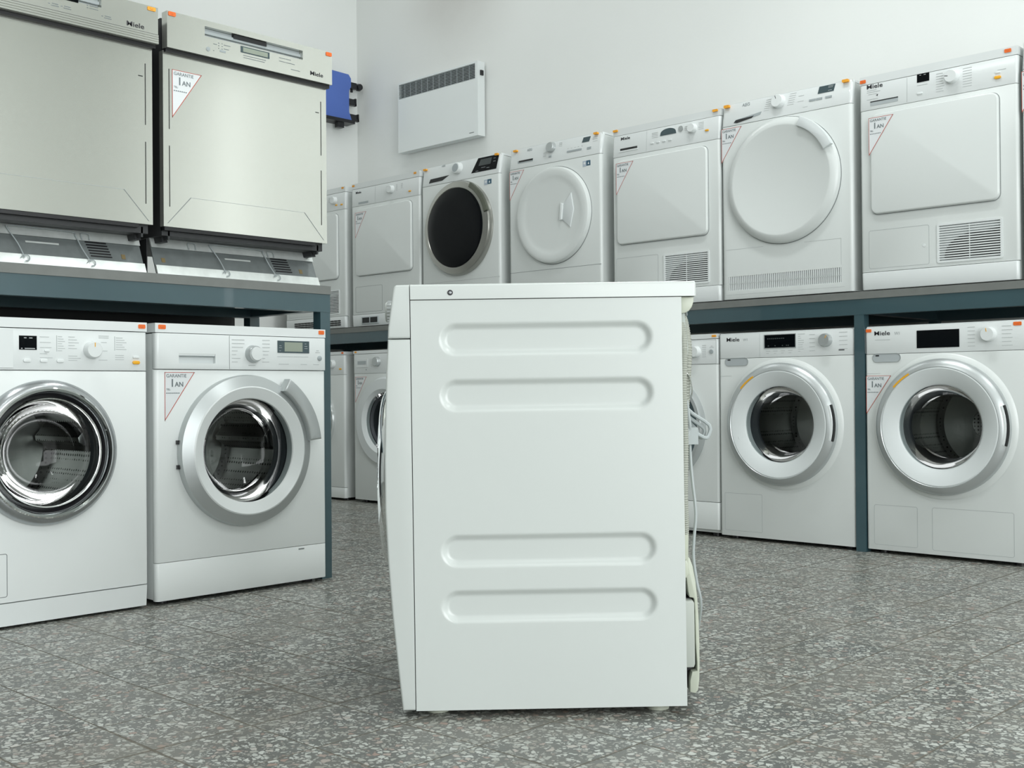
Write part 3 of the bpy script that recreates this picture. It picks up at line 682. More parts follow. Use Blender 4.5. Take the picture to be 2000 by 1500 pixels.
def dryer_m(loc, rz, label, group, W=0.595, variant='M7', tagm=None):
    """dryer with a square flush door, flap and slatted vent"""
    t = thing('tumble_dryer', label, 'tumble dryer', loc, rz, group); Z1 = 0.842
    feet(t, W, h=0.014)
    zf = 0.709; zlid = 0.8105; zk = 0.080
    bd = pbody(W, 0.014, zlid - 0.001, D_L, 0.020)
    obj('cabinet', bd, M_WHITE, t)
    cuts = []
    gx0, gx1, gz0, gz1 = (0.303, 0.543, 0.093, 0.239) if variant != 'M5' else (0.288, 0.532, 0.093, 0.236)
    has_g = variant in ('M7', 'M5', 'M1')
    fp = box(0, W, 0, 0.0205, zk + 0.001, zf - 0.001, r=0.001, rv=0.012)
    if has_g: fp = cut(fp, box(gx0 + 0.004, gx1 - 0.004, -0.01, 0.012, gz0 + 0.004, gz1 - 0.004))
    obj('front_panel', fp, M_WHITE, t)
    kb = box(0.002, W - 0.002, 0.0, 0.02, 0.012, zk - 0.001, r=0.002, rv=0.012); lean(kb, 0.0, 0.08, -0.004)
    kp = obj('plinth', kb, M_WHITE2, t)
    k = 0.010 if variant == 'M5' else 0.004
    sh = (zf, Z1, k)
    obj('control_panel', lean(box(0, W, -0.001, 0.02, zf, zlid - 0.001, r=0.0015, rv=0.010), *sh), M_WHITE2, t)
    obj('lid', box(0, W, k - 0.002, D_L, zlid + 0.0005, Z1, r=0.005, seg=3), M_WHITE2, t)
    # door
    dz0, dz1 = 0.302, 0.688; dx0, dx1 = (0.048, 0.535) if variant != 'M5' else (0.032, 0.528)
    b = prism(rrect(dx0, dx1, dz0, dz1, 0.026), -0.014, 0.001, 0.006, 3)
    d = obj('door', b, M_WHITE, t)
    obj('door_gap', rframe(dx0 - 0.002, dx1 + 0.003, dz0 - 0.003, dz1 + 0.002, 0.028, 0.0022, -0.0005, 0.001), M_LINE, t)
    f = obj('condenser_flap', rframe(0.033 if variant != 'M5' else 0.018, 0.273 if variant != 'M5' else 0.258, 0.093, 0.241, 0.008, 0.0014, -0.0005, 0.001), M_SEAM if variant != 'M2' else M_LINE, t)
    if variant == 'M7': obj('flap_catch', disc([(0.006, 0), (0.006, -0.001), (0, -0.0015)], 0.253, 0.165, 16), M_WHITE2, f)
    if has_g: grille(t, gx0, gx1, gz0, gz1)
    S = lambda bb: lean(bb, *sh)
    if variant == 'M5':
        obj('drawer_slot', S(box(0.046, 0.144, -0.0022, 0.0, 0.7365, 0.7465)), M_DARK, t)
        obj('drawer_lip', S(box(0.040, 0.148, -0.0035, 0.0, 0.7305, 0.7362, r=0.001)), M_WHITE2, t)
        dp = obj('display', S(prism([(0.272, 0.770), (0.360, 0.770), (0.357, 0.781)] + [(0.316 + 0.041 * math.cos(R(a)), 0.781 + 0.018 * math.sin(R(a))) for a in range(10, 180, 20)], -0.0028, 0.0)), M_LCDB, t)
        knob(t, 0.450, 0.776, 0.020, y=-0.001, shear=sh)
        obj('push_button', S(disc([(0.012, -0.001), (0.012, -0.005), (0, -0.006)], 0.385, 0.786, 20)), M_SILVER, t)
        obj('push_button', S(prism(rrect(0.515, 0.533, 0.751, 0.759, 0.004), -0.006, 0.0, 0.001)), M_AMBER, t, 'amber push button')
        for i in range(4): obj('push_button', S(prism(rrect(0.22 + .033 * i, 0.238 + .033 * i, 0.741, 0.747, 0.003), -0.005, 0.0, 0.001)), M_WHITE2, t)
        sp = [(0.225, 0.26, 0.79 - .007 * i) for i in range(4)] + [(0.405, 0.425, 0.79 - .007 * i) for i in range(3)] + [(0.478, 0.505, 0.795 - .007 * i) for i in range(5)]
        lg = (0.046, 0.786, 0.019)
        obj('panel_seam', S(box(0.196, 0.197, -0.0016, 0.0, 0.713, 0.806)), M_SEAM, t)
    elif variant in ('M7',):
        obj('drawer_slot', S(box(0.045, 0.157, -0.0022, 0.0, 0.724, 0.740)), M_GREYL, t)
        obj('slot_shadow_gap', S(box(0.045, 0.157, -0.0028, -0.001, 0.7375, 0.7415)), M_DARK, t)
        dp = obj('display', S(box(0.232, 0.279, -0.0025, 0.0, 0.779, 0.8105, r=0.0005)), M_GLOSSBLACK, t)
        obj('display_text', S(dots([(0.242, 0.248, 0.805), (0.258, 0.266, 0.805)], -0.0031, 0.0018)), M_PRINT, dp)
        knob(t, 0.366, 0.775, 0.0245, y=-0.001, shear=sh, mark=M_INK, markang=170)
        obj('push_button', S(prism(rrect(0.520, 0.543, 0.735, 0.746, 0.005), -0.007, 0.0, 0.001)), M_AMBER, t, 'oval amber push button')
        obj('push_button', S(prism(rrect(0.522, 0.541, 0.755, 0.762, 0.003), -0.004, 0.0, 0.001)), M_WHITE2, t)
        obj('push_button', S(prism(rrect(0.232, 0.254, 0.733, 0.741, 0.004), -0.004, 0.0, 0.001)), M_WHITE2, t)
        sp = [(0.305, 0.330 + 0.003 * (i % 3), 0.797 - .0095 * i) for i in range(8)] + [(0.405, 0.438, 0.797 - .0095 * i) for i in range(8)]
        sp += [(0.232, 0.272, 0.768), (0.030, 0.070, 0.785), (0.030, 0.085, 0.778), (0.036, 0.072, 0.770), (0.030, 0.075, 0.750), (0.53, 0.56, 0.767)]
        lg = (0.028, 0.792, 0.0235)
        obj('drawer_arrow', S(prism([(0.068, 0.763), (0.076, 0.767), (0.074, 0.759)], -0.0018, 0.0)), M_INK, t)
        obj('panel_seam', S(box(0.192, 0.1932, -0.0016, 0.0, 0.713, 0.806)), M_SEAM, t)
    else:
        obj('drawer_slot', S(box(0.066, 0.155, -0.0022, 0.0, 0.718, 0.730)), M_GREY, t)
        knob(t, 0.361, 0.768, 0.022, y=-0.001, shear=sh)
        obj('push_button', S(prism(rrect(0.508, 0.526, 0.735, 0.743, 0.004), -0.006, 0.0, 0.001)), M_AMBER, t, 'amber push button')
        if variant == 'M1':
            knob(t, 0.500, 0.768, 0.022, y=-0.001, shear=sh)
            obj('push_button', S(prism(rrect(0.560, 0.578, 0.733, 0.741, 0.004), -0.006, 0.0, 0.001)), M_AMBER, t, 'amber push button')
        sp = [(0.318, 0.330, 0.79 - .008 * i) for i in range(5)] + [(0.398, 0.41, 0.79 - .008 * i) for i in range(5)] + [(0.440, 0.455, 0.79 - .008 * i) for i in range(4)]
        lg = (0.038, 0.782, 0.018)
        obj('panel_seam', S(box(0.216, 0.217, -0.0016, 0.0, 0.713, 0.806)), M_SEAM, t)
        if variant == 'M2':
            pv = obj('plinth_vent', prism(rrect(0.094, 0.245, 0.022, 0.066, 0.004), -0.0075, 0.0, 0.001), M_GREYL, kp)
            for x in (0.102, 0.174): obj('vent_opening', box(x, x + 0.062, -0.0085, -0.006, 0.030, 0.060), M_DARK, pv)
        if variant == 'M1':
            vb = new()
            for x in (0.10 + 0.033 * i for i in range(14)):
                for z in (0.026, 0.038, 0.050): rbox(vb, x, x + 0.024, -0.0085, -0.002, z, z + 0.007)
            obj('plinth_vent', vb, M_DARK, kp)
    lettering(t, sp, -0.0017, 0.0016, M_PRINT, sh)
    logo(t, *lg, y=-0.0018, shear=sh)
    if variant == 'M7':
        price_tag(t, 0.002, 0.8175, y=-0.0005, w=0.024, h=0.013); price_tag(t, 0.555, 0.823, y=-0.0005, w=0.024, h=0.013)
        warranty(t, 0.044, 0.674, -0.0145)
    elif variant == 'M5':
        price_tag(t, 0.003, 0.829, M_YELLOW, y=0.006, w=0.026, h=0.010); price_tag(t, 0.552, 0.829, M_YELLOW, y=0.006, w=0.026, h=0.010)
        warranty(t, 0.033, 0.677, -0.0145)
    elif variant == 'M2':
        price_tag(t, 0.006, 0.826, M_YELLOW, y=0.0, w=0.022, h=0.010); price_tag(t, 0.548, 0.828, M_YELLOW, y=0.0, w=0.022, h=0.011)
        warranty(t, 0.052, 0.668, -0.0145)
    else:
        price_tag(t, 0.565, 0.829, M_YELLOW, y=0.0, w=0.022, h=0.010)
    return t

def aeg(loc, rz, label, group, variant, W=0.595, cat='tumble dryer'):
    """rounded appliances with inclined control panel: M6 / M8 dryer, M4 dryer, M3 washer"""
    t = thing('tumble_dryer' if variant != 'M3' else 'washing_machine', label, cat, loc, rz, group)
    feet(t, W, h=0.014)
    zf = 0.752 if variant == 'M6' else 0.745; Z1 = 0.850; k = 0.016
    cx, cz, ro = {'M6': (0.297, 0.487, 0.258), 'M4': (0.305, 0.485, 0.236), 'M3': (0.300, 0.492, 0.250)}[variant]
    hole = (cx, cz, 0.19) if variant == 'M3' else None
    obj('cabinet', pbody(W, 0.014, Z1 - 0.012, D_L, 0.020), M_WHITE, t)
    fp = box(0, W, 0, 0.0205, 0.013, zf - 0.001, r=0.001, rv=0.014)
    if variant == 'M6': fp = cut(fp, box(0.030, 0.552, -0.01, 0.010, 0.0515, 0.110))
    obj('front_panel', fp, M_WHITE, t)
    sh = (zf, Z1, k); S = lambda bb: lean(bb, *sh)
    obj('control_panel', S(box(0, W, -0.001, 0.02, zf + 0.0004, Z1 - 0.003, r=0.002, rv=0.014)), M_GLOSSW, t)
    obj('lid', box(0.002, W - 0.002, k + 0.001, D_L, Z1 - 0.010, Z1, r=0.004, seg=3), M_WHITE2, t)
    sp = []
    if variant == 'M6':
        sl = obj('drawer_slot', S(prism([(0.062, 0.763), (0.078, 0.760), (0.190, 0.778), (0.195, 0.790), (0.072, 0.7745)], -0.0025, 0.0)), M_GREY, t)
        obj('slot_opening', S(prism([(0.064, 0.764), (0.078, 0.760), (0.150, 0.7705), (0.160, 0.778), (0.072, 0.7735)], -0.0034, -0.001)), M_DARK, sl)
        dp = obj('display', S(prism([(0.452, 0.816), (0.522, 0.816), (0.528, 0.8445), (0.458, 0.8445)], -0.0025, 0.0)), M_LCDB, t)
        obj('display_text', S(dots([(0.498, 0.520, 0.8395), (0.498, 0.518, 0.834), (0.498, 0.514, 0.822)], -0.0031, 0.0015)), M_PRINT, dp)
        for a, b_ in ((0.416, 0.444), (0.447, 0.474), (0.488, 0.516)): obj('push_button', S(box(a, b_, -0.0035, 0.0, 0.791, 0.799)), M_GREY, t)
        knob(t, 0.275, 0.818, 0.028, y=-0.001, shear=sh, mark=M_INK, markang=110, m=M_WHITE2)
        sp = [(0.215 - .002 * i, 0.240 - .002 * i, 0.835 - .009 * i) for i in range(6)] + [(0.325 - .002 * i, 0.355 - .002 * i, 0.840 - .009 * i) for i in range(6)] + [(0.365, 0.39, 0.823), (0.362, 0.39, 0.800), (0.388, 0.41, 0.772)]
        logo(t, 0.098, 0.828, 0.019, y=-0.002, s='AEG', shear=sh)
        # door: shallow dished disc with handle scoop
        d = obj('door', lathe(new(), [(ro, 0.001), (ro, -0.010), (ro - 0.006, -0.020), (ro - 0.030, -0.030), (ro - 0.036, -0.030), (0.205, -0.024), (0, -0.020)], cx, cz, 96), M_WHITE, t)
        obj('door_gap', ring([(ro + 0.003, 0.001), (ro + 0.003, -0.0006), (ro - 0.001, -0.0006), (ro - 0.001, 0.001)], cx, cz, 96), M_LINE, t)
        obj('door_handle', prism(arc(cx, cz, 0.222, 0.263, 25, 68, 20), -0.040, -0.024, 0.004), M_SILK, d)
        vb = new(); n = 58
        rbox(vb, 0.030, 0.552, 0.0005, 0.0095, 0.078, 0.0795)
        for i in range(n):
            x = 0.030 + (0.522) * (i + 0.5) / n; rbox(vb, x - 0.0024, x + 0.0024, 0.0005, 0.0095, 0.0515, 0.110)
        g = obj('vent_grille', vb, M_WHITE2, t)
        obj('grille_back', box(0.0305, 0.5515, 0.0095, 0.0099, 0.052, 0.1095), M_GREYD, g)
        ln = new()
        rbox(ln, 0.016, 0.20, -0.0005, 0.001, 0.2245, 0.2255); rbox(ln, 0.39, 0.553, -0.0005, 0.001, 0.2245, 0.2255); rbox(ln, 0.552, 0.553, -0.0005, 0.001, 0.12, 0.225)
        rbox(ln, 0.016, 0.566, -0.0005, 0.001, 0.0325, 0.0332)
        obj('kick_seam', ln, M_SEAM, t)
        price_tag(t, 0.012, 0.834, M_YELLOW, y=0.0125, w=0.026, h=0.012); price_tag(t, 0.562, 0.839, M_YELLOW, y=0.0135, w=0.026, h=0.011)
        warranty(t, 0.0005, 0.744, 0.0)
    elif variant == 'M4':
        obj('drawer_slot', S(prism([(0.062, 0.771), (0.164, 0.771), (0.164, 0.785), (0.058, 0.785)], -0.0022, 0.0)), M_GREY, t)
        obj('slot_opening', S(box(0.068, 0.163, -0.0030, -0.001, 0.777, 0.7855)), M_DARK, t)
        dp = obj('display', S(prism([(0.478, 0.814), (0.522, 0.814), (0.530, 0.838), (0.486, 0.838)], -0.0025, 0.0)), M_LCDB, t)
        obj('button_bar', S(box(0.388, 0.480, -0.0035, 0.0, 0.779, 0.7875, r=0.001)), M_GREY, t)
        obj('push_button', S(box(0.515, 0.539, -0.0035, 0.0, 0.776, 0.786, r=0.001)), M_GREY, t)
        obj('push_button', S(box(0.270, 0.288, -0.0035, 0.0, 0.772, 0.781, r=0.001)), M_GREY, t)
        knob(t, 0.284, 0.822, 0.025, y=-0.001, shear=sh, m=M_SILVER)
        sp = [(0.388 + .022 * i, 0.396 + .022 * i, 0.798) for i in range(5)] + [(0.23, 0.25, 0.80 - .008 * i) for i in range(3)] + [(0.33, 0.35, 0.835 - .008 * i) for i in range(3)] + [(0.545, 0.575, 0.83 - .01 * i) for i in range(3)]
        logo(t, 0.118, 0.828, 0.017, y=-0.002, s='AEG', shear=sh)
        d = obj('door', lathe(new(), [(ro, 0.001), (ro, -0.010), (ro - 0.006, -0.022), (ro - 0.02, -0.028), (0.185, -0.020), (0.16, -0.018), (0, -0.020)], cx, cz, 96), M_WHITE, t)
        obj('door_gap', ring([(ro + 0.003, 0.001), (ro + 0.003, -0.0006), (ro - 0.001, -0.0006), (ro - 0.001, 0.001)], cx, cz, 96), M_LINE, t)
        gp = prism([(0.375, 0.455), (0.385, 0.530), (0.432, 0.578), (0.448, 0.500), (0.425, 0.415)], -0.0235, -0.015, 0.003)
        obj('grip', gp, M_SILK, d)
        obj('grip', prism([(0.362, 0.45), (0.372, 0.535), (0.385, 0.530), (0.376, 0.455)], -0.032, -0.018, 0.003), M_WHITE2, d)
        obj('kick_seam', box(0.002, W - 0.002, -0.0006, 0.001, 0.2245, 0.2262), M_LINE, t)
        bd = obj('badge', [box(0.490, 0.512, -0.001, 0.0005, 0.696, 0.722), box(0.512, 0.537, -0.001, 0.0005, 0.698, 0.722)], [M_BADGE2, M_BADGE], t)
        obj('badge_print', add(disc([(0.006, -0.001), (0.006, -0.0016), (0, -0.0016)], 0.501, 0.711, 16), prism([(0.521, 0.704), (0.530, 0.704), (0.5255, 0.716)], -0.0016, -0.0008)), M_PAPER, bd)
        price_tag(t, 0.030, 0.834, M_YELLOW, y=0.0135, w=0.024, h=0.010); price_tag(t, 0.555, 0.839, M_YELLOW, y=0.0135, w=0.024, h=0.010)
        warranty(t, 0.006, 0.736, 0.0)
    else:
        obj('drawer_slot', S(prism([(0.060, 0.760), (0.165, 0.762), (0.215, 0.785), (0.070, 0.781)], -0.0028, 0.0)), M_DARK, t)
        dp = obj('display', S(prism([(0.388, 0.770), (0.570, 0.770), (0.582, 0.8445), (0.430, 0.8445)], -0.0025, 0.0)), M_GLOSSBLACK, t)
        obj('screen', S(prism([(0.438, 0.802), (0.525, 0.802), (0.532, 0.835), (0.450, 0.835)], -0.0031, -0.002)), M_LCDTXT, dp)
        obj('display_text', S(dots([(0.545, 0.560, 0.828), (0.545, 0.562, 0.812), (0.46, 0.49, 0.790), (0.50, 0.52, 0.784), (0.42, 0.44, 0.776)], -0.0031, 0.0018)), M_GREY, dp)
        kn = knob(t, 0.285, 0.812, 0.030, y=-0.001, shear=sh, m=M_WHITE2, depth=0.026)
        obj('knob_face', S(disc([(0.022, -0.0265), (0.022, -0.0285), (0, -0.0285)], 0.285, 0.812, 30)), M_GREY, kn)
        logo(t, 0.150, 0.838, 0.014, y=-0.002, s='AEG', shear=sh)
        d = obj('door_ring', ring([(ro, 0.001), (ro, -0.014), (ro - 0.008, -0.030), (0.212, -0.040), (0.207, -0.036), (0.205, 0.0)], cx, cz, 96), M_WARMSIL, t, 'warm silver door ring')
        obj('door_glass', lathe(new(), [(0.2085, -0.038), (0.205, -0.040), (0.15, -0.046), (0.10, -0.048), (0, -0.050)], cx, cz, 96), M_GLOSSBLACK, d)
        obj('door_handle', prism(arc(cx, cz, 0.226, 0.253, 15, 62, 20), -0.042, -0.026, 0.004), M_OLIVE, d)
        obj('kick_seam', box(0.002, W - 0.002, -0.0006, 0.001, 0.2165, 0.2175), M_SEAM, t)
        bd = obj('badge', [box(0.486, 0.510, -0.001, 0.0005, 0.696, 0.722), box(0.510, 0.538, -0.001, 0.0005, 0.698, 0.722)], [M_BADGE2, M_BADGE], t)
        obj('badge_print', add(disc([(0.006, -0.001), (0.006, -0.0016), (0, -0.0016)], 0.498, 0.711, 16), prism([(0.519, 0.704), (0.529, 0.704), (0.524, 0.716)], -0.0016, -0.0008)), M_PAPER, bd)
        price_tag(t, 0.012, 0.834, M_YELLOW, y=0.0125, w=0.024, h=0.010); price_tag(t, 0.560, 0.838, M_YELLOW, y=0.0115, w=0.022, h=0.011)
        sp = [(0.40, 0.41, 0.762)]
    lettering(t, sp, -0.0017, 0.0016, M_PRINT, sh)
    return t
M_GLOSSW = mat('glossy_white_panel', (0.74, 0.775, 0.77), 0.10, coat=0.3)
M_GREYD = mat('dark_grey_recess', (0.07, 0.08, 0.08), 0.6)
M_OLIVE = noisy(mat('olive_grey_handle', (0.13, 0.14, 0.11), 0.3, 0.5), 10, 0.1)

GU = 'tumble dryers and washers on the back shelf'
UY = 4.163
dryer_m((-5.945, UY, ZU), 0, 'leftmost white dryer on the back shelf, mostly hidden behind the stainless dishwasher', GU, 0.600, 'M1')
dryer_m((-5.285, UY, ZU), 0, 'white square-door tumble dryer on the back shelf below the left end of the wall heater', GU, 0.595, 'M2')
aeg((-4.672, UY, ZU), 0, 'white washing machine with large black glass door and black display on the back shelf', GU, 'M3', 0.595, 'washing machine')
aeg((-4.010, UY, ZU), 0, 'white dryer with round white door, silver knob and small blue badge', GU, 'M4', 0.600)
dryer_m((-3.340, UY, ZU), 0, 'white square-door dryer with small dark half-oval display, middle of the back shelf', GU, 0.588, 'M5')
aeg((-2.742, UY, ZU), 0, 'white dryer with big round white door and fine vertical-slit vent strip along its base', GU, 'M6', 0.603)
dryer_m((-2.105, UY, ZU), 0, 'white square-door dryer with slatted vent, rightmost complete machine on the back shelf', GU, 0.600, 'M7')
t = aeg((-1.492, UY, ZU), 0, 'white machine on the back shelf cut off by the right edge of the photo', GU, 'M6', 0.598)

GL = 'washing machines standing on the floor'
LX = -3.0885
washer_a((LX, 1.078, 0), R(90), 'white washing machine with thick grey metal door ring at the left edge', GL)
washer_b((LX, 1.700, 0), R(90), 'white washing machine with arched silver door handle and LCD', GL)
washer_d((-5.860, 4.085, 0), 0, 'far white washing machine with chrome door ring, strip visible beside blue-grey post', GL, 'J')
washer_d((-5.178, 4.085, 0), 0, 'far white washing machine with wide white door ring, left of the foreground washer', GL, 'I')
washer_d((-3.315, 4.085, 0), 0, 'white washing machine half hidden behind the hoses of the foreground washer', GL, 'D')
washer_w1((-2.709, 4.081, 0), 0, 'white washing machine with silver knob and ring mark on door, left of shelf post', GL, 'E')
washer_w1((-2.050, 4.079, 0), 0, 'white washing machine with white knob and triangular sticker, right of shelf post', GL, 'F')

# ------------------------------------------------------------------ dishwashers
def dishwasher(loc, rz, label, group, kind):
    """local: x along the row, front at y=0 (control panel)"""
    W = 0.605; t = thing('dishwasher', label, 'dishwasher', loc, rz, group)
    obj('cabinet', box(0.004, W - 0.012, 0.045, 0.56, 0.115, 0.765, r=0.002), M_BODYSIDE, t)
    zf = 0.668
    slot = (0.126, 0.487, 0.728, 0.758) if kind == 2 else (0.10, 0.43, 0.735, 0.765)
    fa = box(0.0, W, 0.0, 0.030, zf, 0.776, r=0.002)
    fa = cut(fa, box(slot[0], slot[1], -0.01, 0.022, slot[2], slot[3]))
    f = obj('control_panel', fa, M_STEEL, t)
    b = new()
    for i, (zz, yy) in enumerate(((0.0, 0.020), (0.010, 0.010), (0.020, 0.019))): rbox(b, slot[0] + 0.0005, slot[1] - 0.0005, yy, 0.0215, slot[2] + 0.0005 + zz, slot[2] + zz + 0.0095)
    obj('grip_recess', b, M_GREYL, f)
    if kind == 2: obj('latch', box(0.232, 0.352, 0.006, 0.021, slot[3] - 0.0135, slot[3] - 0.0008), M_BLACK, f)
    obj('panel_gap', box(0.002, W - 0.002, 0.012, 0.030, zf - 0.010, zf - 0.0005), M_BLACK, t)
    if kind == 2:
        dp = obj('display', box(0.252, 0.358, -0.001, 0.002, 0.7045, 0.7245, r=0.0008), M_LCDB, t)
        obj('screen', box(0.260, 0.351, -0.0016, 0.0, 0.7075, 0.7215), M_LCD, dp)
        obj('power_button', disc([(0.007, 0.0), (0.0065, -0.002), (0, -0.0025)], 0.137, 0.690, 24), M_GREY, t)
        obj('push_button', box(0.178, 0.198, -0.001, 0.001, 0.690, 0.697), M_GREY, t)
        sp = [(0.172 + .012 * j, 0.176 + .012 * j, 0.716 - .008 * i) for i in range(3) for j in range(2)] + [(0.155, 0.168, 0.710), (0.192, 0.215, 0.714), (0.192, 0.21, 0.702)]
        sp += [(0.262, 0.345, 0.697), (0.262, 0.34, 0.690), (0.395, 0.418, 0.717), (0.420, 0.440, 0.717), (0.395, 0.418, 0.706), (0.420, 0.455, 0.706), (0.440, 0.475, 0.688), (0.155, 0.158, 0.6895)]
        logo(t, 0.515, 0.6855, 0.0185)
        price_tag(t, 0.004, 0.7625, w=0.024, h=0.0125, y=-0.0022); price_tag(t, 0.580, 0.7615, w=0.023, h=0.0125, y=-0.0022)
    else:
        dp = obj('display', box(0.24, 0.34, -0.001, 0.002, 0.7265, 0.7600, r=0.0008), M_LCDB, t) if False else None
        g = new()
        for i in range(4): rbox(g, 0.001, W - 0.001, -0.0055 + 0.0002 * i, 0.02, zf - 0.0005 + 0.0068 * i + 0.0008, zf + 0.0068 * (i + 1) - 0.001, r=0.0014)
        obj('trim_strip', g, M_STEEL, t, 'ribbed steel strip below the control panel')
        obj('panel_seam', box(0.001, W - 0.001, -0.0008, 0.001, zf + 0.0268, zf + 0.0286), M_BLACK, t)
        sp = []
        for x in (0.285, 0.320, 0.438):
            sp += [(x, x + 0.022, 0.709), (x + 0.002, x + 0.020, 0.7145), (x - 0.008, x - 0.003, 0.7125)]
        sp += [(0.387, 0.391, 0.740 - .007 * i) for i in range(3)] + [(0.395, 0.42, 0.740 - .007 * i) for i in range(3)]
        dp = obj('display', box(0.300, 0.362, -0.001, 0.002, 0.7325, 0.7600, r=0.0008), M_GLOSSBLACK, t)
        logo(t, 0.505, 0.7035, 0.0195)
        price_tag(t, 0.571, 0.7625, M_YELLOW, w=0.026, h=0.011, y=-0.0022)
    lettering(t, sp, -0.0006, 0.0017, M_PRINTDARK)
    # door
    yd = 0.026; zd0 = 0.140
    d = obj('door', box(0.0, W - 0.006, yd, yd + 0.022, zd0, zf - 0.004, r=0.0025), M_STEEL, t)
    s = new()
    for x in (0.020, W - 0.028):
        for z0, z1 in ((0.432, 0.612), (0.200, 0.382)): rbox(s, x - 0.0012, x + 0.0012, yd - 0.0008, yd + 0.001, z0, z1)
    rbox(s, W - 0.050, W - 0.036, yd - 0.0008, yd + 0.001, 0.572, 0.5745)
    obj('door_slot', s, M_DARK, d)
    obj('door_crease', [prism([(0.012, 0.150), (0.090, 0.235), (0.092, 0.234), (0.0145, 0.150)], yd - 0.0006, yd + 0.001), prism([(W - 0.018, 0.150), (W - 0.096, 0.235), (W - 0.098, 0.234), (W - 0.0205, 0.150)], yd - 0.0006, yd + 0.001), box(0.092, W - 0.098, yd - 0.0005, yd + 0.001, 0.2335, 0.2347)], [M_LINE, M_LINE, M_SEAM], d)
    # base: underside, kick plate, rails, vent, wire clips
    yk = 0.125
    obj('base_underside', box(0.010, W - 0.016, 0.052, 0.54, 0.1165, 0.1325, r=0.001), M_GALV, t)
    obj('underside_gap', box(0.004, W - 0.05, 0.0285, 0.051, 0.1290, 0.1395), M_BLACK, t)
    def kick(b): # lean the base outward to the bottom
        for v in b.verts: v.co.y += -0.050 * (0.115 - v.co.z) / 0.115
        return b
    k = obj('kick_plate', kick(box(0.004, W - 0.004, yk, yk + 0.004, 0.004, 0.118)), M_GALV, t)
    obj('rail', kick(box(0.004, W - 0.004, yk - 0.006, yk, 0.086, 0.116, r=0.001)), M_GALVL, t, 'bright upper rail')
    obj('rail', kick(box(0.004, W - 0.004, yk - 0.008, yk, 0.002, 0.030, r=0.001)), M_GALVL, t, 'bright lower rail')
    obj('end_plate', box(0.0, 0.003, 0.13, 0.5, 0.002, 0.112), M_BODYSIDE, t); obj('end_plate', box(W - 0.003, W, 0.13, 0.5, 0.002, 0.112), M_BODYSIDE, t)
    vb = new()
    for i in range(6): rbox(vb, W - 0.165 - i * 0.002, W - 0.100 - i * 0.002 + 0.0, yk - 0.001, yk + 0.0005, 0.040 + 0.0082 * i, 0.0443 + 0.0082 * i)
    obj('vent_opening', kick(vb), M_BLACK, k)
    obj('stamped_bar', kick(box(0.255, 0.350, yk - 0.002, yk, 0.066, 0.071)), M_GALVL, k)
    wx = [(0.205, 0.112), (0.205, 0.090), (0.232, 0.022)]
    wr = new()
    P = lambda x, z, o=0.012: (x, yk - o - 0.050 * (0.115 - z) / 0.115, z)
    tube([P(0.240, 0.020), P(0.228, 0.060), P(0.208, 0.100), P(0.212, 0.110), P(0.290, 0.110), P(0.390, 0.108), P(0.400, 0.098), P(0.412, 0.060), P(0.430, 0.022)], 0.0016, 6, wr)
    tube([P(0.128, 0.088), P(0.128, 0.108), P(0.152, 0.108), P(0.152, 0.088)], 0.0012, 6, wr); tube([P(0.418, 0.088), P(0.418, 0.106), P(0.440, 0.106), P(0.440, 0.088)], 0.0012, 6, wr)
    for x in (0.240, 0.430): tube([P(x, 0.010), P(x + 0.012, 0.014), P(x + 0.012, 0.026), P(x, 0.028), P(x - 0.010, 0.020)], 0.0014, 6, wr)
    obj('wire_clip', wr, M_GREY, t)
    for x in (0.018, W - 0.040):
        hb = kick(box(x, x + 0.018, yk - 0.050, yk - 0.006, 0.098, 0.122, r=0.003)); rbox(hb, x + 0.006, x + 0.012, 0.045, yk, 0.104, 0.134)
        obj('hinge', hb, M_BODYSIDE, t)
    for x in (0.030, W - 0.070): obj('rust_patch', kick(box(x, x + 0.012, yk - 0.0012, yk, 0.040, 0.054)), M_RUST, k)
    if kind == 2:
        warranty(t, 0.030, 0.613, yd)
    return t
M_RUST = mat('brass_nut', (0.25, 0.19, 0.09), 0.5, 0.5)
GD = 'stainless dishwashers on the left shelf'
dishwasher((-3.070, 1.101, ZL), R(90), 'stainless dishwasher cut off at left edge, ribbed strip below its controls', GD, 1)
dishwasher((-3.070, 1.735, ZL), R(90), 'stainless dishwasher with white triangular sticker, right one of the pair', GD, 2)

# ------------------------------------------------------------------ wall heater
def heater():
    x0, z0, W, H = -5.640, 2.168, 0.735, 0.450
    t = thing('wall_heater', 'flat white electric convector heater with a dark top grille, hung on the back wall', 'heater', (x0, 4.828, z0))
    b = cut(box(0, W, 0, 0.060, 0, H, r=0.006, seg=3), box(0.008, W - 0.022, -0.01, 0.03, H - 0.105, H - 0.012))
    obj('casing', b, M_WHITE2, t)
    g = new()
    for i in range(10):
        z = H - 0.105 + 0.093 * (i + 0.5) / 10; rbox(g, 0.008, W - 0.022, 0.001, 0.007, z - 0.0013, z + 0.0013)
    for i in range(1, 13):
        x = 0.008 + (W - 0.030) * i / 13; rbox(g, x - 0.0006, x + 0.0006, 0.002, 0.008, H - 0.105, H - 0.012)
    gr = obj('top_grille', g, M_GREY, t); obj('grille_back', box(0.0085, W - 0.0225, 0.024, 0.0295, H - 0.1045, H - 0.0125), M_DARKBROWN, gr)
    k = new(); rbox(k, W, W + 0.010, 0.020, 0.042, H - 0.085, H - 0.055, r=0.003); obj('thermostat_knob', k, M_BLACK, t)
    obj('brand_plate', box(W - 0.075, W - 0.035, -0.0008, 0.0005, 0.020, 0.0245), M_LINE, t)
    for x in (0.12, W - 0.15): obj('wall_bracket', box(x, x + 0.03, 0.058, 0.0718, 0.05, H - 0.05), M_GREY, t)
